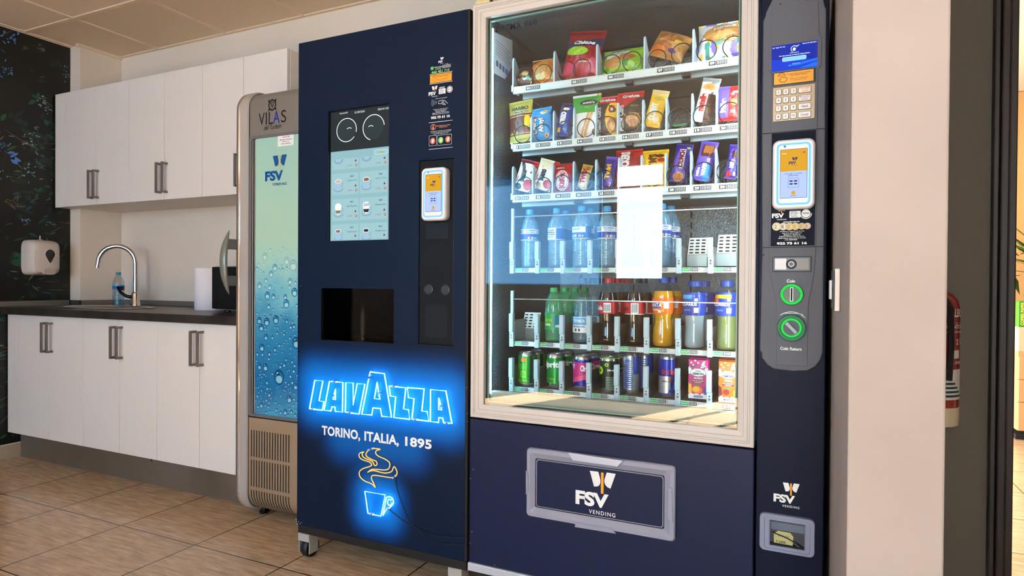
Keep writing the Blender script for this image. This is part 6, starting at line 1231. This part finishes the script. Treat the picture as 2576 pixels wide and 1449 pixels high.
x=-0.5901; b=bottle('cola_bottle','cola bottle with a red cap and red label, fifth shelf','cola bottle',x,YB1,zb,1.0565-zb,.0315,'cola',pet,CAP['red'],cola,.78,(.46,.64,LB['red'],[(-.2,.55,.12,.9,LB['white'])]+bars(-.15,.65,.2,.8,7),[('Cola',-1.2,-.3,.3,.7,LB['white'])]),.42,GB)
row(b,.0115,.068,['second red capped cola bottle behind the front one','rearmost red capped cola bottle'],GB)
x=-0.5035; b=bottle('cola_bottle','cola bottle with a black cap and a barcode on its red label, fifth shelf','cola bottle',x,YB1,zb,1.0568-zb,.0315,'cola',pet,CAP['black'],cola,.78,(.46,.64,LB['red'],[(-.15,.6,.08,.92,LB['white']),(-1.4,1.4,.0,.06,LB['white'])]+bars(-.08,.6,.15,.85,7),[('Zero',-1.25,-.4,.3,.7,LB['black'])]),.42,GB)
row(b,.0115,.068,['second black capped cola bottle behind the front one'],GB)
x=-0.4150; b=bottle('orange_soda_bottle','orange soda bottle with a blue cap on the fifth shelf','soft drink bottle',x,YB1,zb,1.0595-zb,.0325,'soda',pet,CAP['dblue'],fan,.80,(.47,.70,LB['orange'],[(-1.5,-.05,.38,.72,LB['dblue']),(.25,.75,.35,.8,LB['white']),(.0,.3,.62,.8,LB['yellow']),(-.3,.0,.1,.26,LB['white']),(.05,.3,.15,.32,LB['yellow'])],[('FANTA',-1.2,.1,.44,.70,LB['white']),('naranja',-1.0,-.2,.2,.32,LB['white'])]),.47,GB)
row(b,.0145,.07,['second orange soda bottle, behind the front one'],GB)
aq=lambda c:(.49,.83,LB['dblue'],[(.15,.42,.62,.74,LB['white']),(.1,.5,.12,.34,LB['white'])]+c,[('AQUARIUS',-1.3,.35,.40,.56,LB['white']),('LIMON',-.9,-.2,.2,.28,LB['sky'])])
x=-0.3204; b=bottle('sports_drink_bottle','cloudy sports drink bottle with a royal blue sleeve, fifth shelf','sports drink bottle',x,YB1,zb,1.0478-zb,.0345,'sport',pet,CAP['dblue'],cit,.50,aq([(-1.1,-.1,.72,.9,LB['sky'])]),.56,GB)
row(b,.0155,.075,['second sports drink bottle, behind the cloudy one'],GB)
x=-0.2274; b=bottle('sports_drink_bottle','yellow-green sports drink bottle at the right end of the fifth shelf','sports drink bottle',x,YB1,zb,1.0494-zb,.0345,'sport',pet,CAP['dblue'],lem,.50,aq([(-1.1,.5,.74,.9,LB['yellow']),(-1.3,-.6,.55,.72,LB['orange'])]),.56,GB)
# cans
alum=mat('can_aluminium','#c4c8cc',0.22,0.9)
def can(name,label,x,z,H,R,basem,patches=(),texts=(),group=None,y=YS+.05,bands=(),turn=0):
    t=thing(name,label,'drink can',(x,y,z+.0005),group); z=z+.0005
    m=M(); m.lathe([(.0005,.004),(.70*R,.003),(.80*R,.0),(.86*R,.001),(.97*R,.010),(R,.015)],(x,y,z),alum,32,cap0=False,cap1=False); m.lathe([(R,H-.014),(.97*R,H-.009),(.86*R,H-.001),(.84*R,H),(.80*R,H-.001),(.78*R,H-.005),(.0005,H-.0055)],(x,y,z),alum,32,cap0=False,cap1=False)
    m.ell(x,y,.001,.001,0,alum,3) if False else None
    m.build('lid_and_base',t,sharp=60); m=M(); n=36
    m.rings([[(x+R*math.sin(2*PI*i/n),y-R*math.cos(2*PI*i/n),z+v) for i in range(n)] for v in (.015,H*.33,H*.66,H-.014)],basem); m.rings([[(x+r*math.sin(2*PI*i/n),y-r*math.cos(2*PI*i/n),z+v) for i in range(n)] for r,v in ((R,H-.014),(.93*R,H-.0075))],basem)
    q=lambda a,v,o:(x+(R+o)*math.sin(a+turn),y-(R+o)*math.cos(a+turn),z+v*H)
    for a0,a1,b0,b1,mm in patches:
        k=max(2,int((a1-a0)/.14))
        for i in range(k): A=a0+(a1-a0)*i/k; B=a0+(a1-a0)*(i+1)/k; m.face([q(A,b0,.0004),q(B,b0,.0004),q(B,b1,.0004),q(A,b1,.0004)],mm)
    for a0,a1,p0,p1,p2,p3,mm in bands:   # slanted stripe: edges at a0 (p0..p1) and a1 (p2..p3)
        k=16
        for i in range(k):
            t0,t1=i/k,(i+1)/k; A=a0+(a1-a0)*t0; B=a0+(a1-a0)*t1; m.face([q(A,p0+(p2-p0)*t0,.0005),q(B,p0+(p2-p0)*t1,.0005),q(B,p1+(p3-p1)*t1,.0005),q(A,p1+(p3-p1)*t0,.0005)],mm)
    for s_,a0,a1,b0,b1,mm in texts: m.textf(s_,lambda a,b:q(a0+(a1-a0)*a,b0+(b1-b0)*b,.0011),mm,bold=.05,cuts=12)
    m.build('printed_body',t,sharp=80); m=M(); m.box(x-.004,x+.004,y-.014,y+.004,z+H-.0050,z+H-.0035,alum,.0005); m.build('ring_pull',t); return t
GC='drink cans on the bottom shelf'; zc=ZD[2]; Hn=(0.8055-ZD[2]); cg=mat('can_green','#1f9c34',0.28,0.35); cg2=mat('can_deep_green','#108a38',0.28,0.35); cp_=mat('can_plum','#3a1f86',0.28,0.35); ck=mat('can_black','#0e211c',0.3,0.3); cs=mat('can_silver_blue','#8fa4c4',0.25,0.7); cbl=mat('can_blue','#1a2f9a',0.25,0.5)
Rc=.0300
c=can('drink_can','bright green can with fine print and an orange patch, first on the bottom shelf',-0.8726,zc,Hn,Rc,cg,[(-.35,.35,.72,.82,LB['orange']),(-.9,-.85,.2,.85,LB['lime']),(-.4,.3,.25,.45,LB['lime']),(-.28,.18,.28,.42,cg),(.7,1.1,.1,.9,LB['dgreen'])]+[(-.8,.4,.5+.045*k,.515+.045*k,LB['lime']) for k in range(4)]+[(-.7,.5,.08+.04*k,.095+.04*k,LB['lime']) for k in range(3)],[],GC); row(c,.010,.066,['second green can behind the first can on the bottom shelf'],GC)
c=can('drink_can','green lemonade can with large white letters, bottom shelf',-0.7683,zc,Hn*1.0,Rc,cg2,[(-.3,-.25,.1,.16,LB['white'])],[('Sprite',-1.25,1.15,.55,.78,LB['white']),('LIMA-LIMON',-.9,.3,.26,.30,LB['lime'])],GC); row(c,.012,.066,['second green lemonade can, behind the one with white letters'],GC)
c=can('drink_can','magenta and dark blue fruit cola can on the bottom shelf',-0.6750,zc,Hn,Rc,mat('can_royal','#141f8c',0.28,0.4),[(-1.5,1.5,.36,.80,LB['mag'])],[('per',-1.35,-.55,.55,.74,LB['white']),('Cherry',.1,1.4,.50,.72,LB['white']),('Zero',-.2,.5,.84,.9,LB['sky'])],GC,bands=[(-1.5,1.5,.18,.30,.36,.52,LB['pink'])]); row(c,.012,.066,['second can, behind the magenta and blue one'],GC)
c=can('drink_can','black-green can with lime dots, bottom shelf',-0.5852,zc,Hn*1.01,Rc,ck,[(-.05,.95,.10+.045*k,.125+.045*k,mat('can_fine_print','#6d8a80',0.4)) for k in range(8)]+[(-1.5,1.5,.93,.95,LB['lime'])],[('o',-1.15,-.35,.5,.72,LB['lime']),('O',-1.0,-.5,.52,.70,LB['lime']),('o',-.2,.25,.72,.82,LB['lime']),('330 ml',.1,.8,.60,.65,LB['white'])],GC); row(c,.012,.066,['second can, behind the black-green one'],GC)
He=(0.8194-ZD[2])
c=can('drink_can','slim silver-blue energy can turned to its small print, bottom shelf',-0.5140,zc,He,.0265,cs,[(-.5,.3,.16+.05*k,.185+.05*k,LB['dblue']) for k in range(14)]+[(.5,1.5,.1,.5,LB['silver']),(.55,1.5,.5,.93,LB['dblue'])],[],GC); row(c,.030,.062,['slim silver-blue can standing behind the small print one'],GC)
c=can('drink_can','slim blue and silver energy can with red letters, bottom shelf',-0.3995,zc,He*1.02,.0265,cbl,[(-1.5,.55,.10,.50,LB['silver']),(-1.5,1.5,.06,.09,LB['dblue']),(.3,.8,.42,.50,LB['brown'])],[('Red Bull',-.45,1.3,.54,.66,LB['red']),('ENERGY DRINK',-.4,.9,.36,.40,LB['brown'])],GC,bands=[(.2,1.5,.10,.10,.20,.52,LB['dblue'])]); row(c,-.012,.062,['slim blue and silver can behind the one with red letters'],GC)
# juice cartons
def carton(name,label,x0,x1,z0,z1,d,basem,kind,word):
    t=thing(name,label,'juice carton',((x0+x1)/2,YS+.02+d/2,z0+.0005),'juice cartons on the bottom shelf'); w=x1-x0; h=z1-z0; y=YS+.02; m=M(); z0+=.0005
    m.box(x0,x1,y,y+d,z0,z0+h*.985,basem,.002); m.prism([(x0,z0+h*.975),(x1,z0+h*.975),(x1-.002,z0+h),(x0+.002,z0+h)],y+d*.45,y+d*.5,basem); m.build('carton',t)
    m=M(); yy=y-.0005; wv=[(x0+w*k/16,z0+h*(.70+.05*math.sin(k*1.4)+.07*abs(k-8)/8)) for k in range(17)]
    m.poly([(x0,z0+h*.42),(x1,z0+h*.42)]+[(p[0],z0+h*.5) for p in (wv[-1],wv[0])],yy,basem)
    m.poly([(x0+.001,z0+h*.62),(x1-.001,z0+h*.62)]+wv[::-1],yy-.0001,LB['white'])
    m.poly([(x0+.001,z0+.002),(x1-.001,z0+.002)]+[(x0+w*k/12,z0+h*(.10+.06*abs(math.sin(k*.9)))) for k in range(12,-1,-1)],yy-.0001,LB['white'])
    for u,v in ((.15,.9),(.35,.95),(.5,.90),(.85,.82),(.25,.84)): m.ell(x0+w*u,z0+h*v,w*.05,w*.05,yy-.0002,LB['white'],10)
    m.poly([(x0+w*.62,z0+h*.78),(x0+w*.78,z0+h*.78),(x0+w*.86,z0+h*.95),(x0+w*.76,z0+h*.94),(x0+w*.70,z0+h*.90)],yy-.0002,LB['white'])
    m.ell(x0+w*.5,z0+h*.66,w*.40,h*.10,yy-.0003,LB['green'],28); m.ell(x0+w*.5,z0+h*.66,w*.375,h*.092,yy-.0004,LB['white'],28)
    m.text('DON',x0+w*.36,x0+w*.62,z0+h*.675,z0+h*.715,yy-.0006,LB['navy'],bold=.03); m.text('SIMON',x0+w*.22,x0+w*.78,z0+h*.60,z0+h*.66,yy-.0006,LB['navy'],bold=.04)
    m.textf('fruta + Leche',lambda a,b:(x0+w*(.06+.88*a),yy-.0006,z0+h*(.755+.06*math.sin(PI*a)-.0+.05*b)),LB['teal'],bold=.03)
    m.text(word,x0+w*.30,x0+w*.74,z0+h*.50,z0+h*.545,yy-.0006,LB['white'],bold=.04)
    m.quad(x0+w*.2,x0+w*.8,z0+h*.40,z0+h*.47,yy-.0004,LB['brown']); m.text('SIN AZUCARES',x0+w*.23,x0+w*.77,z0+h*.44,z0+h*.465,yy-.0006,LB['white'],bold=.02); m.text('AÑADIDOS',x0+w*.32,x0+w*.68,z0+h*.405,z0+h*.43,yy-.0006,LB['white'],bold=.02)
    m.ell(x0+w*.45,z0+h*.235,w*.26,h*.10,yy-.0005,LB['orange'],20); m.ell(x0+w*.40,z0+h*.25,w*.18,h*.07,yy-.0006,LB['yellow'] if kind else LB['red'],18); m.poly([(x0+w*.30,z0+h*.335),(x0+w*.42,z0+h*.36),(x0+w*.62,z0+h*.345),(x0+w*.48,z0+h*.315)],yy-.0007,LB['green'])
    m.poly([(x0+.001,z0+h*.14),(x0+w*.2,z0+h*.18),(x0+w*.16,z0+h*.36),(x0+.001,z0+h*.4)],yy-.0003,LB['yellow'] if kind else LB['brown']); m.ell(x0+w*.88,z0+h*.22,w*.10,h*.10,yy-.0005,LB['purple'] if kind else LB['lime'],16)
    m.poly(m.rrect(x0+w*.28,x0+w*.76,z0+h*.045,z0+h*.095,.004,4),yy-.0006,LB['blue']); m.text('VIT A-C-E',x0+w*.34,x0+w*.7,z0+h*.056,z0+h*.084,yy-.0008,LB['white'],bold=.03)
    m.build('front_print',t); return t
c=carton('juice_carton','magenta fruit and milk carton on the bottom shelf',*((-0.3314,-0.2746,0.6953,0.8160)),.042,LB['mag'],1,'MULTIFRUTA'); row(c,-.006,.052,['magenta carton standing behind the front one on the bottom shelf'],'juice cartons on the bottom shelf')
c=carton('juice_carton','orange tropical fruit and milk carton at the right end of the bottom shelf',*((-0.2447,-0.1911,0.6921,0.8151)),.042,LB['orange'],0,'TROPICAL'); row(c,-.006,.052,['orange carton standing behind the front one on the bottom shelf'],'juice cartons on the bottom shelf')
# bottle by the sink
bx,by=-3.8395,2.48; hh_=1.0848-.879
kb=bottle('water_bottle','half empty blue labelled water bottle standing behind the sink tap','water bottle',bx,by,.8792,hh_,hh_*.155,'water',clear('bottle_kitchen_pet','#e4ecee',1.0,0.03,1.45),mat('cap_teal','#1c7c96',0.35),wat,.42,(.46,.62,LB['blue'],[(-PI,PI,.8,1,LB['sky']),(.7,2,.0,.8,LB['navy']),(-.1,.3,.05,.25,LB['yellow'])],[('AGUA',-.9,-.1,.35,.65,LB['sky'])]),.44)
